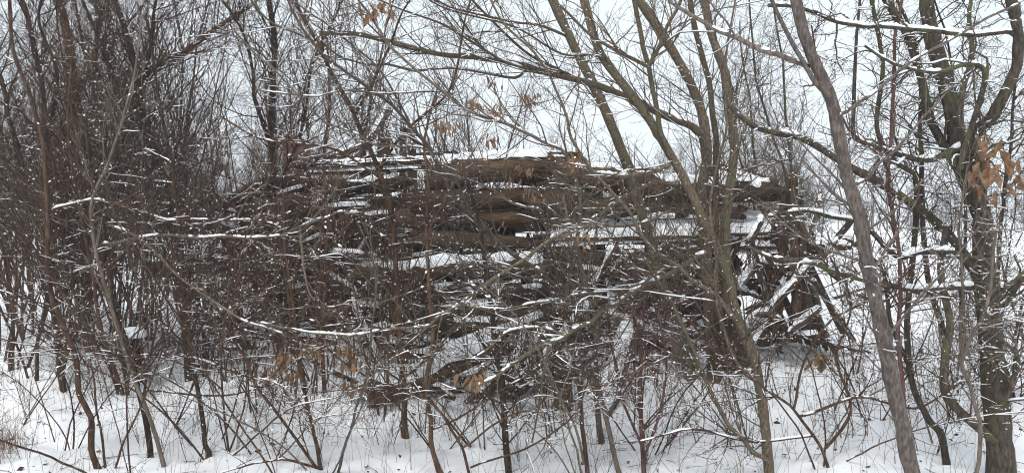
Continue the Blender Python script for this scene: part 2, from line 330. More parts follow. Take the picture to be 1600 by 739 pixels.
def panel(name, c, th, mat, parent, seed, snow, nb=6):
    """fallen roof panel: boards side by side with a quilt of snow over them"""
    rng = np.random.default_rng(seed); c = [np.array(q) for q in c]
    root = None
    for i in range(nb):
        f0, f1 = (i + .04) / nb, (i + .96) / nb; fm = (f0 + f1) / 2
        a = c[0] * (1 - fm) + c[3] * fm; b2 = c[1] * (1 - fm) + c[2] * fm; d = norm(b2 - a)
        a = a - d * rng.random() * .18; b2 = b2 + d * rng.random() * .18
        wd = np.linalg.norm(c[3] - c[0]) / nb * .98; slope = math.asin(np.clip((c[3] - c[0])[2] / np.linalg.norm(c[3] - c[0]), -1, 1))
        board('roof_board', a, b2, wd, th, mat, parent, seed * 10 + i, roll=-slope * -1 if d[0] > 0 else slope, snow=0)
    n, m_ = 60, 16; u = np.linspace(0, 1, n)[:, None]; v = np.linspace(0, 1, m_)[None]
    P = (c[0][None, None] * ((1 - u) * (1 - v))[..., None] + c[1] * (u * (1 - v))[..., None] + c[2] * (u * v)[..., None] + c[3] * ((1 - u) * v)[..., None])
    nz = smooth_noise(rng, m_, n, 7).T * .5 + smooth_noise(rng, n, m_, 4) * .5
    nrm = norm(np.cross(c[1] - c[0], c[3] - c[0])); nrm = nrm * np.sign(nrm[2])
    edge = np.minimum(np.minimum(u, 1 - u) * 30, 1) * np.minimum(np.minimum(v, 1 - v) * 8, 1)
    hole = np.clip((nz - .08) * 9, 0, 1)
    Q = P + nrm * (th / 2 - .006 + (snow * (.5 + .8 * nz) * np.sqrt(edge) * hole - .004 * (1 - hole)))[..., None]
    Q[:, 0] -= nrm * .02; Q[:, -1] -= nrm * .02
    i = np.arange(n - 1)[:, None] * m_ + np.arange(m_ - 1)[None]; mb = MB(); mb.add(Q, np.stack([i, i + 1, i + m_ + 1, i + m_], -1))
    mb.build('snow', M['snow'], parent)
panel('roof', (A(862, 336, 8.2), A(1195, 334, 8.25), A(1245, 366, 7.25), A(850, 384, 7.25)), .03, M['wood'], cb, 31, .06)
panel('roof', (A(500, 254, 9.7), A(705, 246, 9.6), A(725, 258, 8.4), A(480, 268, 8.4)), .03, M['rot'], cb, 32, .06, 3)
panel('roof', (A(1130, 262, 8.6), A(1205, 285, 8.4), A(1190, 305, 7.7), A(1105, 290, 7.7)), .03, M['wood'], cb, 33, .07, 4)
panel('roof', (A(690, 246, 8.3), A(890, 240, 8.2), A(880, 262, 7.6), A(680, 262, 7.6)), .03, M['wood'], cb, 34, .05, 4)
panel('floor', (A(770, 374, 9.6), A(890, 374, 9.6), A(880, 398, 7.5), A(780, 400, 7.5)), .03, M['rot'], cb, 35, .07, 5)
panel('side', (A(1160, 356, 8.2), A(1240, 356, 8.2), A(1262, 392, 7.1), A(1150, 396, 7.1)), .03, M['wood'], cb, 36, .07, 4)
gb = [(570, 238, 22), (594, 176, 12), (604, 204, 16), (628, 192, 12), (645, 226, 18), (672, 236, 18)]
for i, (x, yt, wd) in enumerate(gb):   # what is left of the rear gable
    Y = 10.0 + .1 * math.sin(i); board('gable_board', A(x, 300, Y), A(x + 4 * math.sin(i * 3), yt, Y), wd * Y / F * .8, .03, M['rot' if i % 2 else 'wood'], cb, 300 + i, roll=math.pi / 2, snow=0, ragged=.16)
for i, (xa, ya, xb, yb) in enumerate([(560, 248, 606, 178), (640, 210, 690, 250), (520, 246, 575, 225)]):
    log('rafter', A(xa, ya, 9.8), A(xb, yb, 9.8), .045, M['rot'], cb, 320 + i, .03, .8)
for i in range(11):  # upright planks at the doorway
    x = 566 + i * 9.2; board('upright_plank', A(x, 572 - (i * 37) % 14, 7.35), A(x - 3 + 5 * math.sin(i * 1.7), 424 + (i * 53) % 40, 7.4), .055, .025, M['wood' if i % 3 else 'rot'], cb, 330 + i, roll=math.pi / 2 + .2 * math.sin(i), snow=0)
for i, (xb, xt, yt, wd, mt) in enumerate([(1240, 1238, 268, .1, 'wood2'), (1252, 1250, 300, .06, 'wood'), (1226, 1232, 290, .07, 'wood'), (1258, 1256, 345, .06, 'rot'), (1216, 1224, 340, .06, 'wood'), (1246, 1243, 256, .035, 'greywood')]):
    board('post_splinter', A(xb + (xb - 1240) * .8, 540, 6.95 + .04 * i), A(xt, yt, 7.05 + .03 * i), wd, .07, M[mt], cb, 350 + i, roll=math.pi / 2 + .4 * math.sin(i * 2), snow=0, ragged=.3)
log('corner_post', A(640, 590, 7.3), A(636, 404, 7.3), .07, M['rot'], cb, 352, 0, taper=.8)
# brick chimney stub
mb = MB()
def brickbox(mb, cx, cy, z0, z1, hx, hy):
    v = np.array([[sx * hx + cx, sy * hy + cy, z] for z in (z0, z1) for sx, sy in ((-1, -1), (1, -1), (1, 1), (-1, 1))]); mb.add(v, [[0, 1, 5, 4], [1, 2, 6, 5], [2, 3, 7, 6], [3, 0, 4, 7], [4, 5, 6, 7], [0, 3, 2, 1]])
pc = A(464, 212, 9.0); zc = pc[2]
brickbox(mb, pc[0], 9.0, .3, zc - .1, .125, .13); brickbox(mb, pc[0] - .04, 9.01, zc - .1, zc - .02, .082, .12); brickbox(mb, pc[0] + .07, 9.0, zc - .1, zc - .06, .045, .12)
mb.build('chimney', M['brick'], cb, smooth=False)

for i in range(26):
    x = 350 + i * 31 + 9 * math.sin(i * 4); x = x if x < 1190 else 1190 - i; Y = 7.95 + .25 * math.sin(i * 2.1)
    board('wall_plank', A(x, 590, Y), A(x + 16 * math.sin(i * 5.5), 296 + 16 * math.sin(i * 1.9) + (24 if x < 480 else 0) + (70 if 780 < x < 900 else 0), Y + .1), .2, .03, M['rot' if i % 3 else 'wood'], cb, 900 + i, roll=math.pi / 2 + .1 * math.sin(i), snow=0, ragged=.25)

# ---- loose timber lying and leaning about the ruin: each a thing
def single(kind, name, label, cat, p0, p1, size, mat, seed, group=None, **kw):
    f = log if kind == 'log' else board
    o = f(name, p0, p1, *size, M[mat], None, seed, **kw); tag(o, label, cat, group); return o
single('log', 'fallen_beam', 'squared snow-topped beam end sloping to the ground before the cabin', 'beam', onG(586, 630, .09), A(778, 540, 6.6), (.105,), 'wood2', 401, snow=.06, cover=1)
single('log', 'leaning_log', 'snowy log resting on the wall above the ochre stump, its foot in the snow', 'log', onG(742, 628, .03), A(868, 508, 6.9), (.06,), 'wood', 409 + 60, snow=.04, cover=.9)
single('log', 'leaning_log', 'long snowy log slanting up to the wall just left of the propped plank', 'log', onG(800, 622, .03), A(925, 470, 6.8), (.05,), 'wood2', 471, snow=.035, cover=.95)
single('board', 'leaning_plank', 'wide snow-covered plank propped steeply between cabin and thin foreground stems', 'plank', onG(936, 650, .0), A(985, 500, 6.5), (.17, .05), 'greywood', 402, roll=.0, snow=.05, cover=1)
single('board', 'leaning_board', 'narrow board with snow streaks leaning on the dark doorway planks', 'board', onG(592, 566), A(545, 462, 7.2), (.07, .03), 'rot', 403, roll=.2, snow=.03, cover=.95)
single('log', 'fallen_pole', 'thin dark pole slanting down into snow left of the beam', 'pole', onG(552, 596, .01), A(462, 552, 6.7), (.022,), 'rot', 404, snow=.008, cover=.5)
single('log', 'snowy_rail', 'short squared beam capped with snow lying among brush under the cabin logs', 'beam', A(690, 548, 6.4), A(852, 492, 6.95), (.045,), 'wood', 405, snow=.05, cover=1)
single('log', 'broken_post', 'ochre rotten stump standing against the lower cabin wall', 'stump', onG(884, 634, -.04), A(876, 574, 6.0), (.08,), 'ochre', 406, snow=0)
single('board', 'bark_slab', 'tapering slab of brown bark leaning right below the forked tree', 'bark slab', onG(1086, 592), A(1034, 478, 6.6), (.17, .05), 'greywood', 407, roll=math.pi / 2, snow=0, ragged=.2)
single('board', 'bark_slab', 'broad upright slab of grey-brown bark beside the leaning trunk base', 'bark slab', onG(1112, 588), A(1104, 470, 6.4), (.17, .05), 'wood2', 408, roll=math.pi / 2, snow=0, ragged=.2)
single('board', 'bark_slab', 'dark flaring bark slab right of the upright one', 'bark slab', onG(1164, 590), A(1128, 490, 6.4), (.16, .05), 'wood', 409, roll=math.pi / 2, snow=0, ragged=.2)
ORDS = lambda i: ['first', 'second', 'third', 'fourth', 'fifth', 'sixth', 'seventh', 'eighth', 'ninth', 'tenth', 'eleventh', 'twelfth', 'thirteenth', 'fourteenth', 'fifteenth', 'sixteenth', 'seventeenth', 'eighteenth', 'nineteenth', 'twentieth', 'twenty-first', 'twenty-second', 'twenty-third', 'twenty-fourth', 'twenty-fifth', 'twenty-sixth', 'twenty-seventh', 'twenty-eighth', 'twenty-ninth', 'thirtieth'][i] if i < 30 else ['thirty-first', 'thirty-second', 'thirty-third', 'thirty-fourth', 'thirty-fifth', 'thirty-sixth', 'thirty-seventh', 'thirty-eighth', 'thirty-ninth'][i - 30]
RB = [(1152, 448, 1182, 408, 7.0, 'board with white snow strip leaning up to the right behind the leaning trunk'), (1205, 480, 1268, 412, 6.9, 'longest snow-topped board propped at the foot of the corner post'),
      (1262, 440, 1278, 482, 6.85, 'short steep snow-edged board right of the corner post'), (1190, 500, 1240, 420, 7.0, 'dark board crossing low in front of the corner post'), (1230, 520, 1285, 480, 6.8, 'low tilted board at the right end of the ruin'),
      (1165, 560, 1215, 470, 6.9, 'weathered board leaning on the ruin beside the stoutest bark slab'), (1255, 380, 1285, 300, 7.2, 'pale split plank standing aslant behind the corner post')]
for i, (xa, ya, xb, yb, Y, lb) in enumerate(RB):
    single('board', 'leaning_board', lb, 'board', A(xa, ya, Y - .1), A(xb, yb, Y + .1), (.07, .028), 'wood' if i % 2 else 'greywood', 420 + i, 'boards leaning at the right end of the ruin', roll=.9 * math.sin(i * 1.3), snow=.02, cover=.7)
for i in range(9):
    o = board('slumped_plank', onG(1222 + i * 14, 560 - (i * 29) % 34), A(1172 + i * 12, 372 + (i * 41) % 66, 6.9), .06, .022, M[['greywood', 'wood', 'wood2'][i % 3]], None, 480 + i, roll=.8 * math.sin(i * 2), snow=.018, cover=.6)
    tag(o, f'{ORDS(i)} from the left of the thin planks slumping right beside the splintered post', 'plank', 'thin planks slumping beside the post')
def heap(n, zone, lb, grp, seed, nm='broken_board', cat='broken board'):
    rng = np.random.default_rng(seed); x0, x1, y0, y1, Ya, Yb = zone; items = []
    for i in range(n):
        x = rng.uniform(x0, x1); y = rng.uniform(y0, y1); Y = rng.uniform(Ya, Yb); a = rng.normal() * .7; L = rng.uniform(30, 95)
        p0 = A(x, y, Y); p1 = A(x + math.cos(a) * L, y - math.sin(a) * L, Y + rng.uniform(-.2, .3))
        for p in (p0, p1): p[2] = max(p[2], ground(p[0], p[1]) + .02)
        if rng.random() < .6: o = board(nm, p0, p1, rng.uniform(.05, .12), .025, M[['rot', 'wood', 'rot', 'greywood'][rng.integers(4)]], None, seed * 100 + i, roll=rng.uniform(-.6, .6), snow=.03, cover=.75)
        else: o = log(nm, p0, p1, rng.uniform(.018, .04), M[['rot', 'wood'][rng.integers(2)]], None, seed * 100 + i, .025, .75)
        tag(o, None, cat, grp); items.append((p0[0] / p0[1], o))
    items.sort(key=lambda e: e[0])
    for i, (_, o) in enumerate(items): o['label'] = f'{ORDS(i)} from the left of the {lb}'
heap(38, (290, 620, 300, 560, 7.1, 7.8), 'broken boards jammed in the left half of the ruin', 'broken boards in the left half of the ruin', 7)
heap(26, (870, 1100, 400, 590, 6.8, 7.2), 'broken boards heaped under the sagging roof', 'broken boards under the sagging roof', 8)
heap(18, (620, 900, 545, 640, 5.9, 6.7), 'broken boards low below the log wall', 'broken boards at the foot of the log wall', 9)
heap(17, (1130, 1280, 350, 570, 6.8, 7.3), 'broken boards around the corner post', 'broken boards around the corner post', 10)
heap(14, (1290, 1600, 436, 480, 10.5, 11.8), 'snowy sticks on the bank before the field', 'sticks on the low bank before the field', 12, 'fallen_branch', 'fallen branch')
single('log', 'snow_capped_stump', 'low stump wearing a round cap of snow among the left thicket stems', 'stump', onG(203, 560, -.03), A(201, 541, 6.3), (.095,), 'rot', 470, snow=0)
s_ = MB(); pc = A(201, 513, 6.3); th = np.linspace(-.35, math.pi / 2, 9); ph = np.arange(17) / 16 * 2 * math.pi
lump = 1 + .16 * np.sin(ph * 2 + 1)[None] + .09 * np.sin(ph * 5)[None] * np.cos(th)[:, None]; V = np.stack([pc[0] + .115 * np.cos(th)[:, None] * np.cos(ph)[None] * lump, pc[1] + .1 * np.cos(th)[:, None] * np.sin(ph)[None] * lump, pc[2] - .05 + .062 * np.sin(th)[:, None] * (1 + .3 * np.cos(ph)[None] * np.cos(th)[:, None])], -1)
i = np.arange(8)[:, None] * 17 + np.arange(16)[None]; s_.add(V, np.stack([i, i + 1, i + 18, i + 17], -1))
st = bpy.data.objects['snow_capped_stump']; cap = s_.build('snow_cap', M['snow']); cap.parent = st; cap.matrix_parent_inverse = st.matrix_basis.inverted()

# ------------------------------------------------------------------ hanging dry leaves
def leaves(mb, p, n, size, rng, spread=.05, lobed=False):
    for _ in range(n):
        c = p + rng.normal(size=3) * spread * np.array([1, 1, .7]); L = size * rng.uniform(.6, 1.25); wd = L * rng.uniform(.22, .38) * (1.7 if lobed else 1)
        d = norm(np.array([rng.normal() * .45, rng.normal() * .45, -1])); s = norm(np.cross(d, rng.normal(size=3))); nn = np.cross(d, s)
        t = np.linspace(0, 1, 6); prof = np.array([.08, .75, 1, .82, .45, .03]) if not lobed else np.array([.1, .8, .55, 1, .5, .1])
        curl = rng.uniform(-.35, .35) * L; fold = rng.uniform(.1, .5)
        V = np.stack([c + d * L * tt + nn * curl * tt * tt + e * s * wd / 2 * pw + nn * abs(e) * wd * fold * pw for tt, pw in zip(t, prof) for e in (-1, 0, 1)])
        mb.add(V, [[r * 3 + q, r * 3 + q + 1, r * 3 + q + 4, r * 3 + q + 3] for r in range(5) for q in (0, 1)])
        sp = np.stack([c - d * L * .5 + rng.normal(size=3) * .004, c])[None]; tube(mb, sp, np.full((1, 2), .0008), 3)

# ------------------------------------------------------------------ traced trees
def px_path(pts, Y0, Y1, per=5, drop=False, rng=None):
    """pts run base -> tip in photo pixels; Y0/Y1 depth at base and tip"""
    q = catmull(pts, per); s = np.concatenate([[0], np.cumsum(np.linalg.norm(np.diff(q, axis=0), axis=1))]); s /= s[-1]
    P = at(q[:, 0], q[:, 1], Y0 + (Y1 - Y0) * s)
    if drop:
        p = P[0]; d = norm(P[0] - P[2]); d = norm(np.array([d[0] * .6, 0, d[2]])); d[2] = min(d[2], -.6); g = ground(p[0], p[1]) - .06; L = (p[2] - g) / -d[2]
        if L > .02:
            m_ = max(2, int(L / .12)); P = np.vstack([[p + d * L * (1 - i / m_) for i in range(m_)], P])
    return P
BASES = []
def build_tree(name, label, cat, mat, parts, levels, seed, group=None, leafs=(), snow=1., buds=0, thr=.5):
    """parts: (kind, Y0, Y1, w0px, w1px, pts) first one rooted in the ground"""
    rng = np.random.default_rng(seed); made = []
    if mat == 'moss': thr, snow = .38, snow * 1.35
    for kind, Y0, Y1, w0, w1, pts in parts:
        if Y0 > 4 and mat != 'moss': w0, w1 = w0 * .86, w1 * .86
        P = px_path(pts, Y0, Y1, drop=kind in ('trunk', 'stem')); n = len(P); r = np.linspace(w0 * Y0, w1 * Y1, n) / F / 2
        jit = np.cumsum(rng.normal(size=(n, 3)), 0); jit -= np.linspace(jit[0], jit[-1], n); P = P + jit * .0012; L_ = np.linalg.norm(P[-1] - P[0]); kk = np.stack([smooth_noise(rng, 1, n, 4)[0] - .5 for _ in range(3)], -1); kk[0] = 0; P = P + kk * (min(.05, L_ * .022) if w0 < 11 else .012)
        r = r * (1 + .10 * (smooth_noise(rng, 1, n, 3)[0] - .5)); 
        if kind in ('trunk', 'stem'): r[:3] *= np.array([1.35, 1.18, 1.06])[:min(3, n)]
        if w0 > 14:
            for _ in range(5): r = r * (1 + .13 * np.exp(-((np.arange(n) - rng.uniform(8, n)) / .9) ** 2))
        made.append((kind, P[None], r[None]))
    for kind, P, _ in made:
        if kind in ('trunk', 'stem'): BASES.append((P[0, 0], P[0, 2], _[0, 3]))
    root = empty(name, tuple(made[0][1][0, 0] + np.array([0, 0, .06])), label, cat, group)
    for kind, P, r in made:
        mb = MB(); r_ = r[0].max(); tube(mb, P, r, 14 if r_ > .02 else 8 if r_ > .006 else 6)
        if r_ > .03:
            V = mb.v[0]; cen = np.repeat(P[0], 14, 0); o_ = V - cen; nn_ = 1 + .05 * np.sin(V[:, 2] * 31 + V[:, 0] * 40) * np.sin(V[:, 0] * 53 + V[:, 2] * 9) + .03 * rng.normal(size=len(V)); mb.v[0] = cen + o_ * nn_[:, None]
        o = mb.build(kind, M[mat], root)
        sb = MB(); snow_on(sb, P, r, rng, amt=snow, thr=thr, up=3, k=7)
        s = sb.build('snow', M['snow'], o)
        if s is None: continue
    cur = [(P, r) for _, P, r in made]; tb = MB(); sb = MB(); prev = [(P[:, np.linspace(0, P.shape[1] - 1, 24).astype(int)], r[:, np.linspace(0, P.shape[1] - 1, 24).astype(int)]) for P, r in cur]
    PP = np.concatenate([a for a, _ in prev]); RR = np.concatenate([b_ for _, b_ in prev])
    LOW = parts[0][5][0][1] > 700 and parts[0][3] < 14
    for li, lv in enumerate(levels):
        if LOW: lv = dict(lv, n=int(lv['n'] * (.8, .65, .5)[min(li, 2)]), t0=.3 if li == 0 else .12)
        lv = dict(lv, n=int(lv['n'] * ((1.7, 2.1, 2.2)[li] if li < 3 else 1.2)), L=lv['L'] * (1.1 if li < 2 else 1))
        PP2, RR2 = grow(rng, PP, RR, **lv)
        tube(tb, PP2, RR2, 5 if li == 0 else 4 if li == 1 else 3)
        if li < 2: snow_on(sb, PP2, RR2, rng, amt=snow, thr=thr + (.04 if li == 0 else .12), up=2, k=5 if li == 0 else 3)
        clumps(sb, PP2, RR2, int(len(PP2) * (.5 if li == 0 else .16) * snow), rng, .0048 if li < 2 else .004)
        if buds:
            bp, br = grow(rng, PP2, RR2, int(len(PP2) * buds), L=.016, ang=50, trop=0, wig=.1, N=3, ratio=1.1, rmax=.0022, rmin=.0014); tube(tb, bp, br, 4)
        PP, RR = PP2, RR2
    tb.build('twigs', M[mat], root); o = [c for c in bpy.data.objects if c.parent == root and c.name.startswith('twigs')][-1] if tb.n else None
    if o and sb.n: s = sb.build('snow', M['snow'], o)
    for x, y, Y, n, sz, lob in leafs:
        lb = MB(); leaves(lb, at(x, y, Y), int(n * 2.2), sz * (1.5 if Y < 4.9 and not lob else 1.2), rng, sz * .65, lob); lb.build('dry_leaves', M['leaf3' if Y < 4.9 else 'leaf'], root)
    return root
lv = lambda n, L, ang=45, trop=.05, wig=.1, N=7, ratio=.5, rmax=.0065, rmin=.0014, **k: dict(n=n, L=L, ang=ang, trop=trop, wig=wig, N=N, ratio=ratio, rmax=rmax, rmin=rmin, **k)
T = [
 # --- nearest big grey trunk right of centre
 ('smooth_barked_tree', 'nearest and thickest smooth grey trunk leaning left, right of the ruin', 'tree', 'grey', [
  ('trunk', 3.1, 3.3, 25, 16, [(1432, 760), (1416, 680), (1402, 610), (1388, 550), (1377, 495), (1360, 430), (1350, 390), (1342, 340), (1328, 290), (1314, 240), (1302, 175), (1288, 130), (1264, 75), (1250, 20), (1236, -60), (1222, -160)]),
  ('branch', 3.15, 3.3, 9, 5, [(1297, 152), (1268, 122), (1238, 66), (1208, 5), (1180, -60)]),
  ('branch', 3.2, 3.9, 6, 3.5, [(1312, 180), (1340, 160), (1372, 143), (1425, 102), (1480, 70), (1528, 42), (1600, 5)]),
  ('branch', 3.2, 3.9, 10, 5, [(1262, 105), (1235, 94), (1200, 78), (1150, 58), (1110, 40), (1060, 10), (1020, -30)]),
  ('branch', 3.15, 3.1, 11, 7, [(1366, 436), (1352, 424), (1344, 410)]), ('branch', 3.15, 3.1, 8, 5, [(1392, 552), (1404, 540), (1408, 528)]),
  ('branch', 3.2, 3.5, 6, 3, [(1330, 292), (1362, 268), (1400, 232), (1440, 180), (1490, 130)])],
  [lv(16, .5, 50, .06), lv(60, .25), lv(120, .12)], 11, [], .8, 1.5),
 # --- old mossy fruit tree at right edge
 ('mossy_fruit_tree', 'gnarled dark mossy fruit tree with thick trunk at the right edge', 'tree', 'moss', [
  ('trunk', 4.6, 4.9, 42, 18, [(1566, 780), (1563, 700), (1560, 640), (1552, 560), (1545, 480), (1540, 410), (1534, 340), (1515, 285), (1498, 230), (1482, 150), (1462, 80), (1448, 10), (1440, -60)]),
  ('branch', 4.75, 5.2, 15, 9, [(1520, 300), (1478, 232), (1452, 186), (1440, 130), (1420, 66), (1382, 0), (1350, -50)]),
  ('branch', 4.7, 4.4, 20, 12, [(1532, 330), (1530, 270), (1522, 215), (1552, 178), (1580, 122), (1592, 75), (1578, 0), (1570, -50)]),
  ('branch', 4.7, 4.5, 11, 4, [(1500, 232), (1450, 250), (1400, 240), (1346, 220), (1332, 200), (1335, 100), (1343, -10)]),
  ('branch', 4.7, 5.6, 15, 8, [(1540, 445), (1500, 392), (1466, 352), (1412, 312), (1358, 278), (1310, 250), (1252, 216), (1200, 206), (1165, 190), (1140, 165)]),
  ('branch', 4.5, 4.2, 8, 6, [(1592, 60), (1560, 52), (1470, 47), (1400, 42), (1345, 46), (1300, 30), (1250, 16), (1195, 8)]),
  ('branch', 4.7, 4.9, 11, 5, [(1545, 470), (1500, 400), (1440, 395), (1400, 400), (1350, 350), (1300, 340), (1260, 330), (1200, 340)]),
  ('branch', 4.7, 4.6, 10, 5, [(1540, 450), (1450, 452), (1380, 445), (1320, 430), (1280, 416), (1240, 405), (1200, 400), (1166, 386)]),
  ('branch', 4.6, 4.2, 14, 8, [(1548, 500), (1572, 470), (1590, 440), (1620, 400), (1650, 300)]),
  ('branch', 4.7, 4.9, 12, 5, [(1535, 330), (1510, 250), (1500, 160), (1520, 90), (1515, 20), (1530, -40)]),
  ('branch', 4.6, 4.8, 14, 10, [(1556, 690), (1480, 620), (1478, 560), (1485, 500), (1470, 420), (1480, 350)]),
  ('branch', 4.6, 4.4, 8, 4, [(1560, 640), (1590, 560), (1540, 500), (1600, 420)]),
  ('branch', 4.6, 4.3, 9, 4, [(1500, 265), (1540, 130), (1520, 100), (1460, 110), (1400, 100), (1350, 70)])],
  [lv(130, .5, 60, .03, .3, 8, .55, .009, t0=.15), lv(420, .2, 60, .03, .3, 6, .6, .004), lv(900, .08, 60, .02, .25, 4, .7, .0026), lv(900, .035, 60, .02, .2, 3, .7, .002)], 12, [(1535, 262, 4.2, 3, .1, True), (1572, 250, 4.2, 3, .12, True), (1590, 268, 4.3, 2, .1, True), (1545, 290, 4.3, 2, .08, True), (1538, 215, 4.2, 2, .07, True)], 1.25, .8),
 # --- long leaning stem in front of the forked tree
 ('leaning_tree', 'long grey-brown trunk leaning left from the bottom edge, forked high up', 'tree', 'olive', [
  ('trunk', 4.7, 5.4, 18, 15, [(1206, 775), (1202, 735), (1196, 680), (1188, 620), (1176, 564), (1152, 496), (1138, 440), (1122, 392), (1098, 345), (1074, 292), (1046, 240), (1022, 200), (998, 168), (965, 122), (934, 76), (914, 5), (900, -70)]),
  ('branch', 5.05, 5.3, 10, 8, [(1046, 243), (1032, 200), (1022, 150), (1014, 103), (1004, 60), (990, 0), (980, -60)]),
  ('branch', 5.1, 5.2, 8, 5, [(1014, 105), (1030, 72), (1045, 42), (1064, 0), (1080, -50)]),
  ('branch', 5.1, 4.9, 7, 4, [(1012, 104), (966, 82), (920, 52), (876, 10), (840, -30)]),
  ('branch', 4.8, 4.6, 7, 3, [(1168, 582), (1140, 544), (1120, 488), (1114, 440), (1116, 400), (1113, 340), (1121, 262), (1130, 190), (1134, 100), (1146, 0), (1150, -50)]),
  ('branch', 4.8, 4.2, 8, 3.5, [(1150, 500), (1106, 458), (1066, 428), (1026, 392), (994, 352), (958, 308), (918, 256), (888, 202), (874, 155), (845, 110), (800, 55), (760, -10)]),
  ('branch', 4.7, 4.8, 9, 5, [(1196, 718), (1168, 700), (1140, 664), (1108, 608), (1088, 560), (1060, 488), (1032, 440), (1004, 396)]),
  ('branch', 5.0, 4.3, 10, 6, [(1104, 396), (1050, 422), (1022, 440), (985, 456), (956, 474), (924, 498), (892, 520), (856, 534), (820, 556), (796, 576), (772, 592), (730, 606)]),
  ('branch', 4.3, 4.2, 5, 3, [(885, 524), (850, 512), (800, 515), (770, 540), (735, 560)]),
  ('branch', 4.35, 4.3, 4, 3, [(856, 536), (850, 584), (842, 640), (830, 690)]),
  ('branch', 4.9, 4.5, 8, 4, [(1062, 284), (1026, 286), (1002, 296), (966, 320), (930, 344), (882, 368), (850, 378), (816, 404), (784, 428), (740, 452), (708, 476), (684, 497), (663, 511), (610, 519), (535, 524), (490, 524), (400, 504)]),
  ('branch', 4.9, 4.6, 9, 6, [(1046, 258), (1018, 268), (970, 273), (930, 270), (905, 262)]),
  ('branch', 4.8, 4.3, 5, 3, [(1040, 420), (1010, 440), (960, 455), (900, 458), (870, 470), (800, 480), (740, 478)]),
  ('branch', 4.8, 4.4, 5, 3, [(1046, 330), (1010, 345), (960, 355), (930, 350), (870, 375)])],
  [lv(110, .7, 45, .05, .14), lv(340, .3, 45, .05, .14), lv(520, .13, 45, .05)], 13, [(902, 245, 4.5, 7, .05, False), (915, 368, 4.5, 4, .045, False), (745, 590, 4.25, 8, .045, False)], 1.35, .8),
 # --- forked tree next to the ruin
 ('forked_tree', 'olive-brown tree forking into several straight upright trunks beside the ruin', 'tree', 'olive', [
  ('trunk', 6.5, 6.9, 21, 15, [(1116, 600), (1110, 520), (1106, 440), (1100, 360), (1098, 300), (1105, 250), (1100, 190), (1085, 146), (1060, 95), (1026, 42), (998, 0), (970, -50)]),
  ('trunk', 6.6, 7.0, 18, 14, [(1146, 600), (1140, 500), (1136, 430), (1134, 360), (1140, 300), (1147, 240), (1143, 178), (1134, 115), (1114, 62), (1100, 0), (1090, -60)]),
  ('trunk', 6.7, 7.1, 12, 9, [(1130, 600), (1124, 450), (1118, 330), (1122, 260), (1118, 200), (1108, 140), (1095, 76), (1078, 0), (1066, -60)]),
  ('branch', 6.7, 5.6, 15, 8, [(1104, 250), (1098, 214), (1080, 198), (1048, 185), (1000, 162), (946, 140), (900, 125), (850, 113), (800, 100), (740, 90), (680, 86), (620, 70), (560, 55), (500, 52)]),
  ('branch', 6.2, 5.4, 6, 3, [(845, 112), (796, 98), (740, 65), (680, 35), (600, 0), (560, -20)]),
  ('branch', 6.2, 5.4, 5, 3, [(830, 108), (800, 117), (720, 107), (650, 107), (600, 102), (550, 90), (500, 70), (450, 45), (400, 10), (370, -20)]),
  ('branch', 6.3, 5.6, 6, 3, [(905, 124), (850, 95), (800, 60), (740, 0), (700, -40)]),
  ('branch', 6.5, 5.5, 5, 3, [(1050, 185), (1000, 160), (940, 92), (880, 85), (800, 40), (700, 12), (640, -20)])],
  [lv(80, .9, 45, .08, .08), lv(260, .4, 45, .06), lv(480, .18, 45, .05)], 14, [(829, 152, 6.0, 6, .06, False), (770, 130, 5.9, 4, .06, False)], 1., .5),
 ('leaning_tree', 'olive trunk leaning left in front of the cabin roof and log wall', 'tree', 'olive', [
  ('trunk', 6.6, 6.9, 20, 16, [(1084, 600), (1064, 540), (1046, 490), (1030, 430), (1012, 368), (1000, 325), (984, 270), (960, 212), (930, 140), (902, 85), (866, 5), (840, -60)]),
  ('branch', 6.85, 6.4, 6, 3, [(890, 60), (850, 42), (800, 36), (740, 20), (680, 0), (640, -20)])],
  [lv(34, .7, 45, .08, .08), lv(110, .3), lv(200, .15)], 15, [], 1., .5),
 # --- arching maple limbs in the upper middle
 ('arching_sapling', 'slender sapling arching from upper left down across the log wall', 'sapling', 'tan', [
  ('stem', 5.6, 5.0, 10, 4, [(935, 640), (920, 560), (905, 500), (880, 456), (848, 432), (808, 404), (764, 364), (712, 322), (686, 270), (660, 225), (630, 185), (590, 145), (550, 115), (500, 75), (460, 20), (440, -30)]),
  ('branch', 5.3, 4.6, 7, 4, [(886, 458), (900, 380), (905, 300), (888, 242), (850, 222), (800, 202), (750, 175), (700, 145), (650, 105), (600, 55), (560, 0), (540, -40)]),
  ('branch', 5.2, 5.0, 5, 3, [(848, 332), (832, 322), (808, 316), (772, 300), (744, 282), (708, 274), (670, 240), (625, 230), (575, 220), (525, 200), (485, 175), (450, 135), (400, 85), (360, 40)]),
  ('branch', 5.2, 4.9, 4, 2.5, [(700, 145), (680, 143), (610, 145), (540, 140), (470, 150), (400, 142)]),
  ('branch', 5.2, 4.9, 4, 2.5, [(640, 190), (600, 120), (540, 60), (480, 20), (430, -30)])],
  [lv(100, .7, 42, .05, .12), lv(330, .3, 42, .05), lv(480, .13)], 16, [(700, 196, 4.9, 9, .055, False), (765, 220, 4.95, 7, .05, False), (740, 160, 4.8, 8, .045, False), (775, 168, 4.8, 6, .045, False), (815, 262, 5.1, 7, .05, False), (800, 285, 5.1, 8, .045, False), (826, 298, 5.1, 8, .04, False), (590, 8, 4.7, 8, .07, True), (785, 350, 5.0, 3, .035, False)], 1.1, .6),
 ('arching_sapling', 'brown sapling rising to the upper left in front of the gable remains', 'sapling', 'brown', [
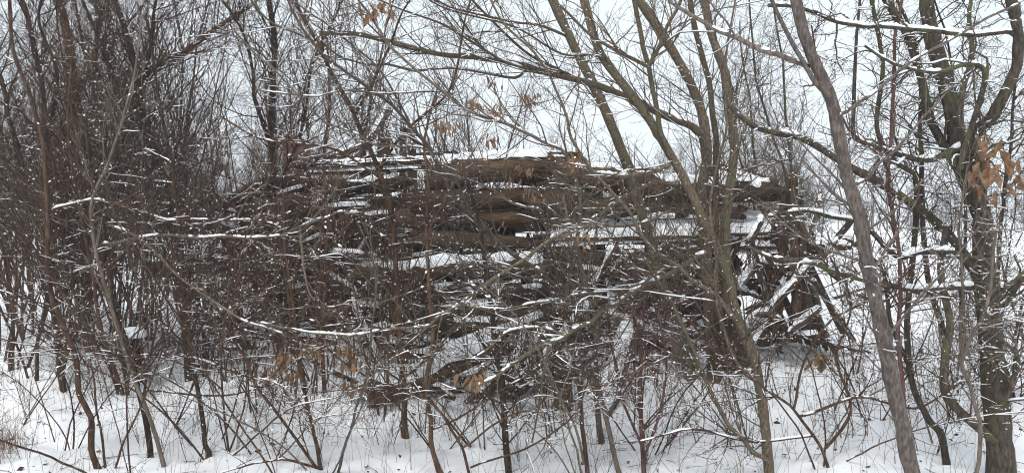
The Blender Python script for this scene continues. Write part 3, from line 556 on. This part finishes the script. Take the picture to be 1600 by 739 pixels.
  ('stem', 5.5, 5.3, 11, 6, [(632, 640), (625, 560), (618, 440), (610, 340), (590, 265), (575, 220), (555, 175), (530, 135), (510, 85), (475, 25), (455, -30)]),
  ('branch', 5.4, 5.0, 5, 3, [(590, 268), (640, 200), (700, 140), (720, 60), (740, -20)]),
  ('branch', 5.4, 5.0, 5, 3, [(556, 178), (600, 100), (620, 40), (650, -20)]),
  ('branch', 5.4, 5.1, 5, 3, [(596, 280), (540, 240), (470, 225), (400, 215), (340, 180)])],
  [lv(50, .6, 42, .06), lv(180, .3), lv(300, .13)], 17, [], 1.1, .6),
 # --- left thicket, main stems
 ('thicket_tree', 'stout grey upright trunk rising behind the thicket at upper left', 'tree', 'brown', [
  ('trunk', 7.6, 7.9, 19, 15, [(150, 640), (140, 520), (134, 400), (130, 300), (124, 220), (114, 140), (106, 60), (92, 0), (84, -60)]),
  ('branch', 7.7, 7.5, 13, 8, [(132, 300), (165, 200), (150, 100), (155, 40), (148, -30)]),
  ('branch', 7.7, 7.2, 13, 7, [(140, 350), (180, 260), (225, 122), (280, 85), (330, 50), (390, 12)])],
  [lv(110, 1., 45, .09, .1), lv(420, .5, 45, .07), lv(900, .22)], 18, [], 1., 0),
 ('thicket_tree', 'dark many-branched stem bending right through the left thicket', 'tree', 'dark', [
  ('trunk', 6.6, 6.9, 15, 8, [(300, 640), (288, 500), (276, 400), (268, 312), (250, 260), (230, 200), (214, 130), (200, 65), (180, 0), (168, -50)]),
  ('branch', 6.7, 6.4, 8, 5, [(214, 150), (228, 115), (236, 50), (246, -20)]),
  ('branch', 6.7, 6.4, 7, 4, [(268, 320), (196, 300), (190, 200), (186, 130), (160, 80), (120, -20)])],
  [lv(90, .9, 45, .09, .1), lv(340, .45, 45, .07), lv(700, .2)], 19, [], 1.1, 0),
 ('thicket_tree', 'dark upright stem straight above the chimney stub', 'tree', 'dark', [
  ('trunk', 7.0, 7.2, 13, 9, [(440, 600), (436, 480), (430, 380), (426, 225), (425, 150), (430, 75), (420, 0), (415, -50)]),
  ('branch', 7.1, 6.7, 8, 4, [(428, 240), (400, 165), (395, 115), (375, 45), (340, -10)]),
  ('branch', 7.1, 6.8, 6, 3, [(428, 300), (470, 200), (490, 100), (530, 20), (550, -30)])],
  [lv(70, .9, 45, .08, .1), lv(280, .45), lv(560, .2)], 20, [], 1., 0),
 ('thicket_tree', 'thin dark stem leaning left at the left edge of the thicket', 'tree', 'dark', [
  ('trunk', 6.3, 6.6, 12, 7, [(110, 700), (90, 560), (80, 430), (75, 300), (70, 200), (64, 135), (50, 75), (36, 0), (28, -50)]),
  ('branch', 6.4, 6.2, 9, 5, [(40, 300), (20, 200), (0, 120), (-30, 50)]),
  ('branch', 6.4, 6.2, 7, 4, [(70, 220), (90, 120), (60, 40), (70, -30)])],
  [lv(80, .8, 45, .08, .1), lv(300, .42), lv(600, .2)], 21, [], 1., 0),
 ('wavy_sapling', 'tall wavy brown stem left of the snow-capped stump, running up from the bottom edge', 'sapling', 'brown', [
  ('stem', 4.9, 5.3, 11, 6, [(158, 745), (146, 690), (136, 630), (120, 570), (96, 510), (80, 445), (74, 369), (74, 260), (52, 175), (30, 90), (20, -20)]),
  ('branch', 5.1, 4.7, 5, 3, [(80, 330), (140, 312), (200, 327), (260, 340), (325, 345), (400, 345), (440, 352)]),
  ('branch', 5.1, 4.6, 4, 2.5, [(96, 505), (150, 440), (212, 372), (240, 330)])],
  [lv(50, .5, 48, .05, .12), lv(180, .28), lv(280, .13)], 22, [], 1.2, .6),
 ('wavy_sapling', 'thick dark stem standing below the snow-capped stump, leaning slightly left', 'sapling', 'dark', [
  ('stem', 5.0, 5.3, 11, 5, [(237, 745), (230, 680), (216, 610), (198, 540), (170, 460), (160, 360), (140, 260), (130, 180)]),
  ('branch', 5.1, 4.6, 5, 3, [(204, 560), (215, 556), (300, 560), (400, 590), (450, 610)]),
  ('branch', 5.1, 4.7, 4, 2.5, [(222, 640), (225, 609), (310, 618), (360, 616), (400, 609), (430, 600)])],
  [lv(46, .5, 48, .05, .12), lv(160, .28), lv(260, .13)], 23, [], 1.2, .6),
 ('wavy_sapling', 'snow-lined stem bending from lower left up across the thicket to the cabin', 'sapling', 'tan', [
  ('stem', 4.9, 4.6, 8, 4, [(262, 745), (240, 670), (215, 600), (180, 500), (160, 420), (150, 330), (170, 250), (200, 150), (230, 30)]),
  ('branch', 4.8, 4.6, 6, 3.5, [(160, 380), (220, 372), (300, 370), (352, 370), (392, 374), (428, 368), (468, 354), (500, 340), (524, 332), (556, 334)]),
  ('branch', 4.8, 4.5, 5, 3, [(170, 350), (212, 369), (270, 424), (320, 459), (360, 484), (400, 506), (440, 520)]),
  ('branch', 4.7, 4.5, 4, 2.5, [(468, 354), (472, 400), (480, 450), (492, 470)])],
  [lv(50, .45, 45, .05, .12), lv(150, .25), lv(240, .12)], 24, [], .95, .6),
 ('straight_sapling', 'straight dark stem standing alone in open snow at lower left', 'sapling', 'dark', [
  ('stem', 5.1, 5.5, 9, 4, [(326, 718), (320, 670), (300, 570), (290, 470), (280, 370), (262, 250), (240, 120), (225, 20)])],
  [lv(44, .55, 50, .05, .1), lv(150, .28), lv(240, .13)], 25, [], 1.1, .5),
 ('bent_sapling', 'bent twin stems meeting at the bottom edge below the brown leaf clusters', 'sapling', 'brown', [
  ('stem', 4.85, 5.2, 8, 4, [(504, 745), (490, 690), (475, 630), (468, 560), (462, 480), (450, 400), (440, 300)]),
  ('branch', 4.85, 4.7, 6, 4, [(500, 735), (455, 669), (410, 609), (380, 560), (350, 500), (310, 430)]),
  ('branch', 4.85, 4.5, 5, 2.5, [(500, 732), (450, 720), (400, 722), (340, 740)])],
  [lv(36, .5, 50, .05, .12), lv(120, .25), lv(180, .12)], 26, [(440, 560, 4.8, 11, .055, False), (425, 582, 4.8, 9, .05, False), (462, 585, 4.8, 8, .05, False), (490, 540, 4.8, 11, .055, False), (408, 590, 4.8, 5, .045, False), (545, 540, 4.8, 6, .05, False), (550, 565, 4.8, 8, .05, False), (548, 598, 4.8, 6, .045, False), (567, 602, 4.8, 5, .04, False)], 1.1, .5),
 ('thin_sapling', 'thin pole-straight stem with its foot in the snow left of the fallen pole', 'sapling', 'brown', [
  ('stem', 6.2, 6.4, 8, 4, [(508, 618), (508, 540), (506, 440), (510, 360), (505, 260), (515, 150), (508, 60)])],
  [lv(30, .5, 45, .07, .1), lv(100, .25), lv(160, .12)], 27, [], 1., 0),
 ('straight_sapling', 'upright wavy stem crossing the sloping snow-topped beam end', 'sapling', 'brown', [
  ('stem', 4.9, 5.2, 9, 4, [(692, 745), (676, 680), (670, 620), (672, 520), (668, 440), (664, 369), (670, 300), (660, 220), (680, 130)]),
  ('branch', 5.0, 4.6, 4, 2.5, [(676, 670), (740, 640), (800, 600), (840, 570)]),
  ('branch', 5.0, 4.6, 4, 2.5, [(671, 560), (610, 600), (540, 570), (490, 520)])],
  [lv(44, .45, 50, .06, .12), lv(140, .24), lv(220, .12)], 28, [], 1.1, .5),
 ('straight_sapling', 'dark straight stem below the middle of the log wall, thickest of that row', 'sapling', 'dark', [
  ('stem', 4.9, 5.2, 14, 6, [(796, 745), (790, 664), (785, 596), (776, 550), (770, 490), (760, 420), (750, 350), (730, 280)]),
  ('branch', 5.0, 4.6, 4, 2.5, [(786, 620), (830, 570), (870, 545), (920, 500), (960, 430)])],
  [lv(50, .45, 50, .06, .14), lv(160, .25), lv(240, .12)], 29, [], 1.2, .5),
 ('red_sapling', 'reddish straight stem rising in front of the ochre stump', 'sapling', 'red', [
  ('stem', 4.9, 5.1, 9, 4, [(916, 745), (908, 670), (904, 610), (896, 550), (890, 500), (870, 440), (855, 370)])],
  [lv(30, .45, 50, .06), lv(100, .24), lv(140, .12)], 30, [], 1., .5),
 ('wavy_sapling', 'grey-brown stem slanting past the steeply propped snowy plank', 'sapling', 'tan', [
  ('stem', 4.9, 5.1, 10, 4, [(972, 745), (956, 664), (940, 600), (932, 520), (920, 450), (900, 380), (880, 310)]),
  ('branch', 4.9, 4.9, 5, 3, [(912, 725), (890, 654), (850, 584), (830, 520)])],
  [lv(40, .45, 50, .06), lv(130, .24), lv(180, .12)], 31, [], 1.1, .5),
 ('red_sapling', 'clump-rooted russet stem right of the propped plank at the bottom edge', 'sapling', 'red', [
  ('stem', 4.9, 5.2, 10, 4, [(1006, 745), (1002, 690), (995, 619), (1000, 540), (985, 470), (990, 390)]),
  ('branch', 4.9, 4.8, 5, 3, [(1004, 720), (1030, 640), (1040, 560), (1030, 480)]),
  ('branch', 4.9, 4.8, 5, 3, [(1004, 700), (970, 620), (960, 560), (950, 480)])],
  [lv(44, .4, 50, .06), lv(140, .24), lv(200, .12)], 32, [], 1., .5),
 ('curved_sapling', 'pale curved stem bowing like a bracket beside the mossy trunk', 'sapling', 'tan', [
  ('stem', 4.2, 4.1, 8, 5, [(1518, 760), (1527, 669), (1520, 619), (1500, 569), (1512, 535), (1540, 479), (1550, 424), (1552, 360)]),
  ('branch', 4.2, 4.1, 6, 3, [(1502, 565), (1500, 500), (1505, 430), (1500, 340), (1508, 260)])],
  [lv(34, .35, 45, .06), lv(110, .2), lv(150, .1)], 33, [], 1.1, .8),
 ('red_sapling', 'red-barked stem standing just right of the smooth grey trunk', 'sapling', 'red', [
  ('stem', 4.6, 4.5, 8, 6, [(1420, 760), (1412, 640), (1400, 530), (1405, 469), (1398, 369), (1390, 290), (1388, 200), (1400, 90), (1412, -20)]),
  ('branch', 4.5, 4.3, 5, 3, [(1392, 300), (1380, 255), (1330, 200), (1290, 130), (1270, 40)])],
  [lv(40, .4, 42, .08), lv(120, .22), lv(160, .1)], 34, [], 1., .8),
 ('crooked_sapling', 'crooked mossy stem between the red-barked stem and the mossy fruit tree', 'sapling', 'moss', [
  ('stem', 4.9, 5.1, 11, 6, [(1482, 745), (1470, 680), (1450, 654), (1424, 594), (1418, 500), (1430, 370), (1432, 280), (1400, 252), (1370, 200), (1380, 100), (1360, 0)]),
  ('branch', 5.0, 4.8, 8, 4, [(1424, 580), (1390, 500), (1380, 430), (1350, 390), (1320, 370)])],
  [lv(60, .45, 55, .04, .25, 7, .5), lv(200, .22, 55, .04, .25), lv(300, .1)], 35, [], 1.2, .8),
 ('spreading_sapling', 'low spreading stem arching left from the foot of the smooth grey trunk', 'sapling', 'brown', [
  ('stem', 4.8, 4.9, 6, 3, [(1300, 745), (1280, 690), (1240, 640), (1190, 600), (1130, 560), (1080, 500), (1030, 470)]),
  ('branch', 4.8, 4.6, 6, 3, [(1290, 700), (1330, 640), (1310, 560), (1330, 480), (1300, 400)]),
  ('branch', 4.8, 4.6, 6, 3, [(1250, 650), (1340, 620), (1430, 640), (1500, 600)]),
  ('branch', 4.8, 4.6, 5, 3, [(1240, 640), (1260, 560), (1300, 500), (1360, 470)]),
  ('branch', 4.8, 4.6, 5, 3, [(1270, 680), (1180, 690), (1080, 670), (1000, 690)])],
  [lv(60, .5, 50, .04, .12), lv(170, .25), lv(200, .12)], 36, [], 1.1, .5),
 ('spreading_sapling', 'thin twiggy stem sprawling right across the snow at bottom centre', 'sapling', 'brown', [
  ('stem', 4.8, 4.8, 6, 3, [(740, 750), (720, 700), (690, 650), (640, 610), (570, 560), (500, 500)]),
  ('branch', 4.8, 4.6, 4, 2.5, [(720, 700), (800, 650), (870, 640), (950, 600), (1040, 560)]),
  ('branch', 4.8, 4.6, 4, 2.5, [(735, 730), (820, 700), (900, 640), (930, 560)])],
  [lv(60, .45, 50, .04, .12), lv(180, .25), lv(240, .12)], 37, [], 1.1, .5),
]
for i, (nm, lb, cat, mat, parts, levels, seed, lf, sn, bd) in enumerate(T):
    build_tree(nm, lb, cat, mat, parts, levels, seed, None, lf, sn, bd)

# ------------------------------------------------------------------ repeated thicket plants
def proto(name, mat, seed, H, nst, spread, levels, r0, lean=.25, snow=1., k0=6, curve=.1, wiggle=.05, cat='shrub'):
    rng = np.random.default_rng(seed); root = empty(name, (0, 0, 0)); Ps, Rs = [], []
    for s in range(nst):
        n = 22; a = rng.uniform(0, 6.28); h = H * rng.uniform(.7, 1.05); d = norm(np.array([math.cos(a) * lean * rng.uniform(.4, 1.4), math.sin(a) * lean * rng.uniform(.4, 1.4), 1.]))
        p = np.array([math.cos(a) * spread, math.sin(a) * spread, -.08]); P = [p]; b = rng.normal(size=3) * curve * .1
        for _ in range(n - 1): d = norm(d + rng.normal(size=3) * wiggle + b); P.append(P[-1] + d * h / (n - 1))
        P = np.array(P)[None]; R = (r0 * rng.uniform(.6, 1.1) * np.linspace(1, .3, n))[None]
        Ps.append(P); Rs.append(R); mb = MB(); tube(mb, P, R, k0); o = mb.build('stem', M[mat], root)
        if snow > 0 : sb = MB(); snow_on(sb, P, R, rng, amt=snow, thr=.45, k=5, up=2); c = sb.build('snow', M['snow'], o)
    PP, RR = np.concatenate(Ps), np.concatenate(Rs); tb, sb = MB(), MB()
    for li, l in enumerate(levels):
        PP, RR = grow(rng, PP, RR, **l); tube(tb, PP, RR, 4 if li == 0 else 3)
        if snow > 0:
            if li < 2: snow_on(sb, PP, RR, rng, amt=snow, thr=.58 if li == 0 else .66, k=4 if li == 0 else 3, up=2)
            clumps(sb, PP, RR, int(len(PP) * (.5, .2, .09)[min(li, 2)] * snow), rng, .0052, 4)
    o = tb.build('twigs', M[mat], root)
    if sb.n: sb.build('snow', M['snow'], o)
    return root
def dup(o, loc, rz, sc, name):
    def cp(a, par):
        c = a.copy(); C.objects.link(c)
        if par is not None: c.parent = par
        for ch in CH[a.name]: cp(ch, c)
        return c
    c = cp(o, None); c.location = loc; c.rotation_euler = (0, 0, rz); c.scale = (sc,) * 3; c.name = name; return c
protos = {}
protos['thicket'] = [proto('thicket_shrub', ['brown', 'dark', 'brown', 'tan'][i], 50 + i, 3.3, 5, .12, [lv(80, .9, 40, .09, .1, 8, t0=.3), lv(340, .44, 44, .06, .14, 6, rmin=.0018), lv(600, .18, 48, .04, .14, 4, .6, .003, rmin=.0016)], .016, .22, 1.) for i in range(4)]
protos['backtree'] = [proto('bare_tree', ['dark', 'brown', 'dark'][i], 60 + i, 6.5, 3, .1, [lv(90, 1.8, 38, .12, .09, 8, .55, .02, t0=.15), lv(500, .8, 42, .08, .1, 6, .55, .008, rmin=.003), lv(1100, .38, 45, .05, .12, 5, .6, .005, rmin=.003)], .05, .12, .5) for i in range(3)]
protos['sapling'] = [proto('brush_sapling', ['brown', 'dark', 'tan', 'red'][i], 70 + i, 2., 2, .04, [lv(28, .55, 48, .06, .1, 6, t0=.3), lv(90, .28, 48, .05, .12, 5), lv(150, .12, 48, .04, .12, 4)], .009, .16, 1.) for i in range(4)]
protos['shoot'] = [proto('young_shoot', ['brown', 'red', 'brown', 'tan'][i], 80 + i, .8, 3, .03, [lv(22, .25, 40, .1, .1, 5, .6, .002), lv(40, .1, 45, .05, .1, 4)], .0035, .35, .6, 4) for i in range(4)]
protos['brush'] = [proto('arching_bush', ['red', 'brown', 'dark'][i], 90 + i, 1.9, 9, .12, [lv(100, .6, 45, -.01, .12, 7, t0=.3), lv(330, .26, 50, .0, .14, 5), lv(420, .11, 50, .02, .1, 4)], .008, .75, 1.15, 5, .8, .09) for i in range(3)]
protos['gnarly'] = [proto('gnarled_bush', ['moss', 'dark'][i], 95 + i, 2.6, 4, .1, [lv(70, .6, 58, .03, .28, 7), lv(340, .25, 58, .03, .28, 5), lv(700, .09, 60, .02, .2, 3, .7, .003)], .016, .3, 1.3) for i in range(2)]
protos['spurtree'] = [proto('spurred_tree', ['moss', 'dark'][i], 110 + i, 5.2, 2, .1, [lv(60, 1.1, 55, .05, .22, 9, .55, .014, t0=.36), lv(380, .45, 58, .03, .28, 6, .55, .005), lv(750, .15, 58, .03, .25, 4, .6, .003), lv(1200, .05, 60, .02, .2, 3, .8, .0024)], .032, .16, 1.3, 8, .1, .09) for i in range(2)]
protos['sprawl'] = [proto('sprawling_sapling', ['tan', 'brown', 'dark', 'brown'][i], 120 + i, 2.3, 3, .05, [lv(26, .8, 45, .0, .1, 9, .6, .005, t0=.3, flat=.5), lv(110, .3, 45, .02, .12, 6, .6, .003), lv(180, .13, 48, .03, .12, 4, .7, .002)], .0085, .8, 1.5, 6, .25, .06) for i in range(4)]
protos['wand'] = [proto('wand_sapling', ['brown', 'tan', 'dark', 'red'][i], 130 + i, 3.4, 2, .04, [lv(22, .9, 40, .05, .09, 9, .6, .005, t0=.25), lv(70, .4, 42, .05, .12, 6, .6, .003, rmin=.0016), lv(90, .16, 45, .03, .12, 4, .7, .002)], .0075, .5, 1.1, 6, .18, .05) for i in range(4)]
protos['hazetree'] = [proto('slim_tree', ['far', 'dark'][i], 97 + i, 7.5, 2, .1, [lv(80, 2.2, 40, .1, .1, 8, .55, .025, t0=.2), lv(500, 1., 42, .08, .1, 6, .55, .009, rmin=.004), lv(1600, .45, 45, .05, .12, 4, .6, .006, rmin=.0035)], .07, .1, 0) for i in range(2)]
CH = {}
for o in bpy.data.objects: CH[o.name] = []
for o in list(bpy.data.objects):
    if o.parent is not None: CH[o.parent.name].append(o)
used = {k: 0 for k in protos}
ORD = ['first', 'second', 'third', 'fourth', 'fifth', 'sixth', 'seventh', 'eighth', 'ninth', 'tenth', 'eleventh', 'twelfth', 'thirteenth', 'fourteenth', 'fifteenth', 'sixteenth', 'seventeenth', 'eighteenth', 'nineteenth', 'twentieth']
NM = {'wand': 'wand_sapling', 'spurtree': 'spurred_tree', 'sprawl': 'sprawling_sapling', 'thicket': 'thicket_shrub', 'backtree': 'bare_tree', 'sapling': 'brush_sapling', 'shoot': 'young_shoot', 'brush': 'arching_bush', 'gnarly': 'gnarled_bush', 'hazetree': 'slim_tree'}
COL = {'wand': ['brown', 'pale tan', 'dark', 'reddish'], 'spurtree': ['mossy', 'dark'], 'sprawl': ['pale tan', 'brown', 'dark', 'mid brown'], 'thicket': ['chestnut brown', 'dark', 'mid brown', 'pale tan'], 'backtree': ['dark', 'brown', 'blackish'], 'sapling': ['brown', 'dark', 'pale tan', 'reddish'], 'shoot': ['brown', 'reddish', 'dull brown', 'pale tan'], 'brush': ['reddish', 'brown', 'dark'], 'gnarly': ['mossy', 'dark'], 'hazetree': ['grey', 'dark']}
def zone(kind, n, x0, x1, Y0, Y1, seed, place, group, cat, smin=.8, smax=1.2):
    rng = np.random.default_rng(seed); pl = protos[kind]; sets = {}
    for q in range(n):
        x = x0 + (x1 - x0) * ((q + rng.random()) / n); Y = rng.uniform(Y0, Y1); X = (x - CX) * Y / F
        if 7.0 < Y < 10.4 and -3.0 < X < 2.4: Y = rng.uniform(Y0, 6.9) if Y0 < 6.9 else rng.uniform(10.5, max(10.8, Y1)); X = (x - CX) * Y / F
        ty = int(rng.integers(len(pl))); sc = rng.uniform(smin, smax)
        c = dup(pl[ty], (X, Y, float(ground(X, Y))), rng.uniform(0, 6.28), sc, NM[kind])
        BASES.append((np.array([X, Y, 0]), np.array([X, Y, 1]), .02)) if Y < 9 else None
        tall = 'taller' if sc > (smin + smax) / 2 else 'shorter'; sets.setdefault((COL[kind][ty], tall), []).append((X / Y, c))
    for (col, tall), l in sets.items():
        l.sort(key=lambda e: e[0])
        for i, (_, c) in enumerate(l):
            lb = f'{ORD[i]} from the left of the {tall} {col} {cat}s {place}' if len(l) > 1 else f'the only {tall} {col} {cat} {place}'
            tag(c, lb.replace('bushs', 'bushes').replace('grasss', 'grasses'), cat, group)
zone('thicket', 17, -90, 330, 6.2, 8.0, 1, 'in the near left thicket', 'shrubs in the near left thicket', 'shrub', .75, 1.15)
zone('thicket', 10, -100, 400, 7.8, 12, 2, 'deep in the left thicket', 'shrubs deep in the left thicket', 'shrub', .9, 1.3)
zone('backtree', 10, -150, 520, 11.5, 20, 3, 'behind the left thicket', 'bare trees behind the left thicket', 'tree', .8, 1.15)
zone('thicket', 5, 420, 640, 10.8, 13, 4, 'behind the cabin gable', 'shrubs behind the cabin gable', 'shrub', .75, 1.0)
zone('sapling', 17, 300, 640, 5.8, 6.9, 5, 'before the doorway side', 'saplings before the left half of the ruin', 'sapling', .7, 1.2)
zone('sapling', 7, 800, 1000, 5.6, 6.8, 6, 'before the log wall', 'saplings before the log wall', 'sapling', .6, 1.0)
zone('brush', 2, 440, 640, 6.3, 6.9, 7, 'under the log wall', 'bushes before the log wall', 'bush', .6, .85)
zone('brush', 2, 960, 1240, 6.5, 6.8, 8, 'before the sagging roof', 'bushes between log wall and corner post', 'bush', .6, .95)
zone('brush', 3, 60, 430, 6.4, 7.8, 9, 'under the left thicket', 'low bushes under the left thicket', 'bush', .6, .95)
zone('shoot', 34, 0, 1260, 4.6, 6.2, 10, 'in the open snow', 'thin shoots in the open snow', 'shoot', .6, 1.2)
zone('gnarly', 4, 1520, 1700, 5.8, 8.5, 11, 'behind the mossy tree', 'gnarled bushes behind the mossy fruit tree', 'bush', .7, 1.05)
zone('sapling', 2, 1290, 1640, 4.9, 7, 12, 'around the mossy tree', 'saplings around the mossy fruit tree', 'sapling', .8, 1.3)
zone('shoot', 16, 1230, 1640, 4.6, 6.2, 13, 'by the mossy trunk', 'thin shoots by the right trunks', 'shoot', .7, 1.3)
zone('brush', 2, 1480, 1600, 5.2, 6.5, 14, 'at the mossy trunk', 'low bushes by the mossy fruit tree', 'bush', .5, .8)
zone('hazetree', 4, 1120, 1320, 22, 40, 15, 'beyond the corner post', 'distant bare trees beyond the ruin', 'tree', .55, .9)
zone('thicket', 5, 1130, 1250, 10.8, 13, 16, 'behind the corner post', 'shrubs behind the right end of the ruin', 'shrub', .8, 1.15)
zone('hazetree', 9, 640, 1110, 30, 55, 17, 'over the cabin roof', 'distant bare trees over the roof', 'tree', .5, .7)
zone('backtree', 5, 560, 800, 12, 18, 18, 'far behind the gable', 'bare trees behind the gable', 'tree', .45, .7)
zone('spurtree', 2, 1200, 1290, 6, 9, 19, 'beside the corner post', 'spurred trees by the corner post', 'tree', .8, 1.)
zone('spurtree', 4, 1490, 1700, 5.8, 9, 24, 'behind the mossy tree', 'spurred trees behind the mossy tree', 'tree', .8, 1.05)
zone('sprawl', 7, 380, 1250, 4.7, 5.5, 20, 'sprawling before the ruin', 'sprawling saplings before the ruin', 'sapling', .65, 1.05)
zone('wand', 13, 430, 1130, 4.8, 6.6, 25, 'with long wands before the ruin', 'long-wanded saplings before the ruin', 'sapling', .75, 1.1)
zone('wand', 4, 1130, 1560, 4.8, 6.6, 26, 'with long wands beside smooth trunk', 'long-wanded saplings by the smooth trunk', 'sapling', .75, 1.1)
zone('wand', 4, 20, 430, 4.8, 6, 27, 'with long wands by left thicket', 'long-wanded saplings before the left thicket', 'sapling', .75, 1.1)
zone('sprawl', 5, -40, 340, 4.6, 6., 21, 'sprawling before the left thicket', 'sprawling saplings before the left thicket', 'sapling', .7, 1.1)
zone('sprawl', 3, 1240, 1620, 4.5, 6., 22, 'sprawling near the mossy trunk', 'sprawling saplings near the mossy trunk', 'sapling', .6, .95)
for pl in protos.values():
    for o in pl:
        def rm(a):
            for ch in CH[a.name]: rm(ch)
            bpy.data.objects.remove(a)
        rm(o)

# hollows and little rims in the snow around the stems, clods fallen from the branches
gm = bpy.data.objects['snow_ground'].data; co = np.empty(len(gm.vertices) * 3, np.float32); gm.vertices.foreach_get('co', co); co = co.reshape(-1, 3); rng = np.random.default_rng(9)
def dent(x, y, h, r, ring):
    d2 = (co[:, 0] - x) ** 2 + (co[:, 1] - y) ** 2; k = d2 < (4 * r) ** 2; d = np.sqrt(d2[k]); co[k, 2] += -h * np.exp(-(d / r) ** 2) + ring * np.exp(-((d - 1.7 * r) / (.6 * r)) ** 2)
for a, b2, r in BASES:
    g = ground(b2[0], b2[1]); t = np.clip((g - a[2]) / max(b2[2] - a[2], 1e-3), 0, 1) if b2[2] < .9 else 0; p = a + (b2 - a) * t; dent(p[0], p[1], .035, .05 + r, .014)
for _ in range(520): dent(rng.uniform(-4.5, 4.5), rng.uniform(4.5, 8), -rng.uniform(.004, .026) if rng.random() < .65 else rng.uniform(.01, .03), rng.uniform(.03, .11), 0)
gm.vertices.foreach_set('co', co.ravel()); gm.update()

# ------------------------------------------------------------------ far woodland
rng = np.random.default_rng(77); mb = MB(); n = 700
X0 = rng.uniform(-110, 150, n); Y0 = rng.uniform(88, 120, n); h = rng.uniform(4.5, 9, n) * (1 + .25 * np.sin(X0 * .1)); m_ = 6
P = np.stack([np.stack([X0 + rng.normal(size=n) * .3 * i / m_, Y0, h * i / (m_ - 1) - .2], -1) for i in range(m_)], 1); R = np.linspace(.11, .03, m_)[None].repeat(n, 0); tube(mb, P, R, 4)
P2, R2 = grow(rng, P, R, 12000, 2.2, 42, .08, .12, 6, .6, .05, .018, t0=.08); tube(mb, P2, R2, 3)
P3, R3 = grow(rng, P2, R2, 40000, .9, 45, .05, .12, 4, .7, .03, .016); tube(mb, P3, R3, 3)
tag(mb.build('far_woodland', M['far']), 'grey leafless woodland along the far edge of the snowy field', 'woodland', kind='stuff')

# ------------------------------------------------------------------ ground litter
rng = np.random.default_rng(78); mb = MB(); n = 1100
X0 = rng.uniform(-4.6, 4.8, n); Y0 = 4.5 + rng.random(n) * 4.2
for x, y in zip(X0, Y0):
    s = rng.uniform(.008, .028); c = np.array([x, y, float(ground(x, y)) + .006]); a = rng.uniform(0, 6.28); u = np.array([math.cos(a), math.sin(a), rng.normal() * .4]) * s; v = np.array([-math.sin(a), math.cos(a), rng.normal() * .5]) * s * .6
    mb.add(np.array([c - u, c + v * .8, c + u, c - v]), [[0, 1, 2, 3]])
n = 480; X0 = rng.uniform(-4.6, 4.8, n); Y0 = 4.4 + rng.random(n) * 4; a = rng.uniform(0, 6.28, n); L0 = rng.uniform(.05, .35, n)
P = np.stack([np.stack([X0 + np.cos(a) * L0 * i / 4 + rng.normal(size=n) * .008, Y0 + np.sin(a) * L0 * i / 4, ground(X0 + np.cos(a) * L0 * i / 4, Y0 + np.sin(a) * L0 * i / 4) + .006], -1) for i in range(5)], 1); tube(mb, P, np.full((n, 5), .002), 3)
tag(mb.build('leaf_litter', M['leaf2']), 'dark scraps of dead leaf scattered over the snow', 'leaf litter', kind='stuff')
def grass(name, n, xr, yr, H, mat, label, seed, kind=True):
    rng = np.random.default_rng(seed); X0 = rng.uniform(*xr, n); Y0 = rng.uniform(*yr, n); h = H * rng.uniform(.4, 1.2, n); a = rng.normal(size=(n, 2)) * .3; m_ = 5
    P = np.stack([np.stack([X0 + a[:, 0] * h * (i / 4) ** 2, Y0 + a[:, 1] * h * (i / 4) ** 2, ground(X0, Y0) - .01 + h * (i / 4) * (1 - .15 * (i / 4) * np.abs(a[:, 0]))], -1) for i in range(m_)], 1)
    mb = MB(); tube(mb, P, np.linspace(.0016, .0006, m_)[None].repeat(n, 0), 3); o = mb.build(name, M[mat]); tag(o, label, 'grass', kind='stuff'); return o
grass('dry_grass', 1700, (-4.5, 4.6), (4.3, 8), .28, 'straw', 'thin dry grass stalks poking through the snow', 5)
grass('rusty_grass', 600, (-3.9, -3.25), (4.6, 5.1), .22, 'leaf', 'dense rusty grass tuft in the bottom left corner', 6)
mb = MB(); rng = np.random.default_rng(3); leaves(mb, at(1285, 555, 5.4), 14, .11, rng, .03, True)
o = mb.build('yellow_leaf_clump', M['straw']); tag(o, 'ochre withered leaf clump in snow left of the smooth grey trunk', 'leaf clump')

# ------------------------------------------------------------------ cold hazy air
v = np.array([[x, y, z] for z in (-1.5, 30) for x, y in ((-150, -40), (190, -40), (190, 170), (-150, 170))], float)
mb = MB(); mb.add(v, [[0, 3, 2, 1], [4, 5, 6, 7], [0, 1, 5, 4], [1, 2, 6, 5], [2, 3, 7, 6], [3, 0, 4, 7]])
hm = bpy.data.materials.new('air'); hm.use_nodes = True; t = hm.node_tree; t.nodes.remove(t.nodes['Principled BSDF'])
pv = t.nodes.new('ShaderNodeVolumePrincipled'); pv.inputs['Color'].default_value = (.93, .95, .97, 1); pv.inputs['Density'].default_value = .002
t.links.new(pv.outputs[0], t.nodes['Material Output'].inputs['Volume'])
tag(mb.build('haze', hm, smooth=False), 'pale cold snowy air', 'haze', kind='stuff')
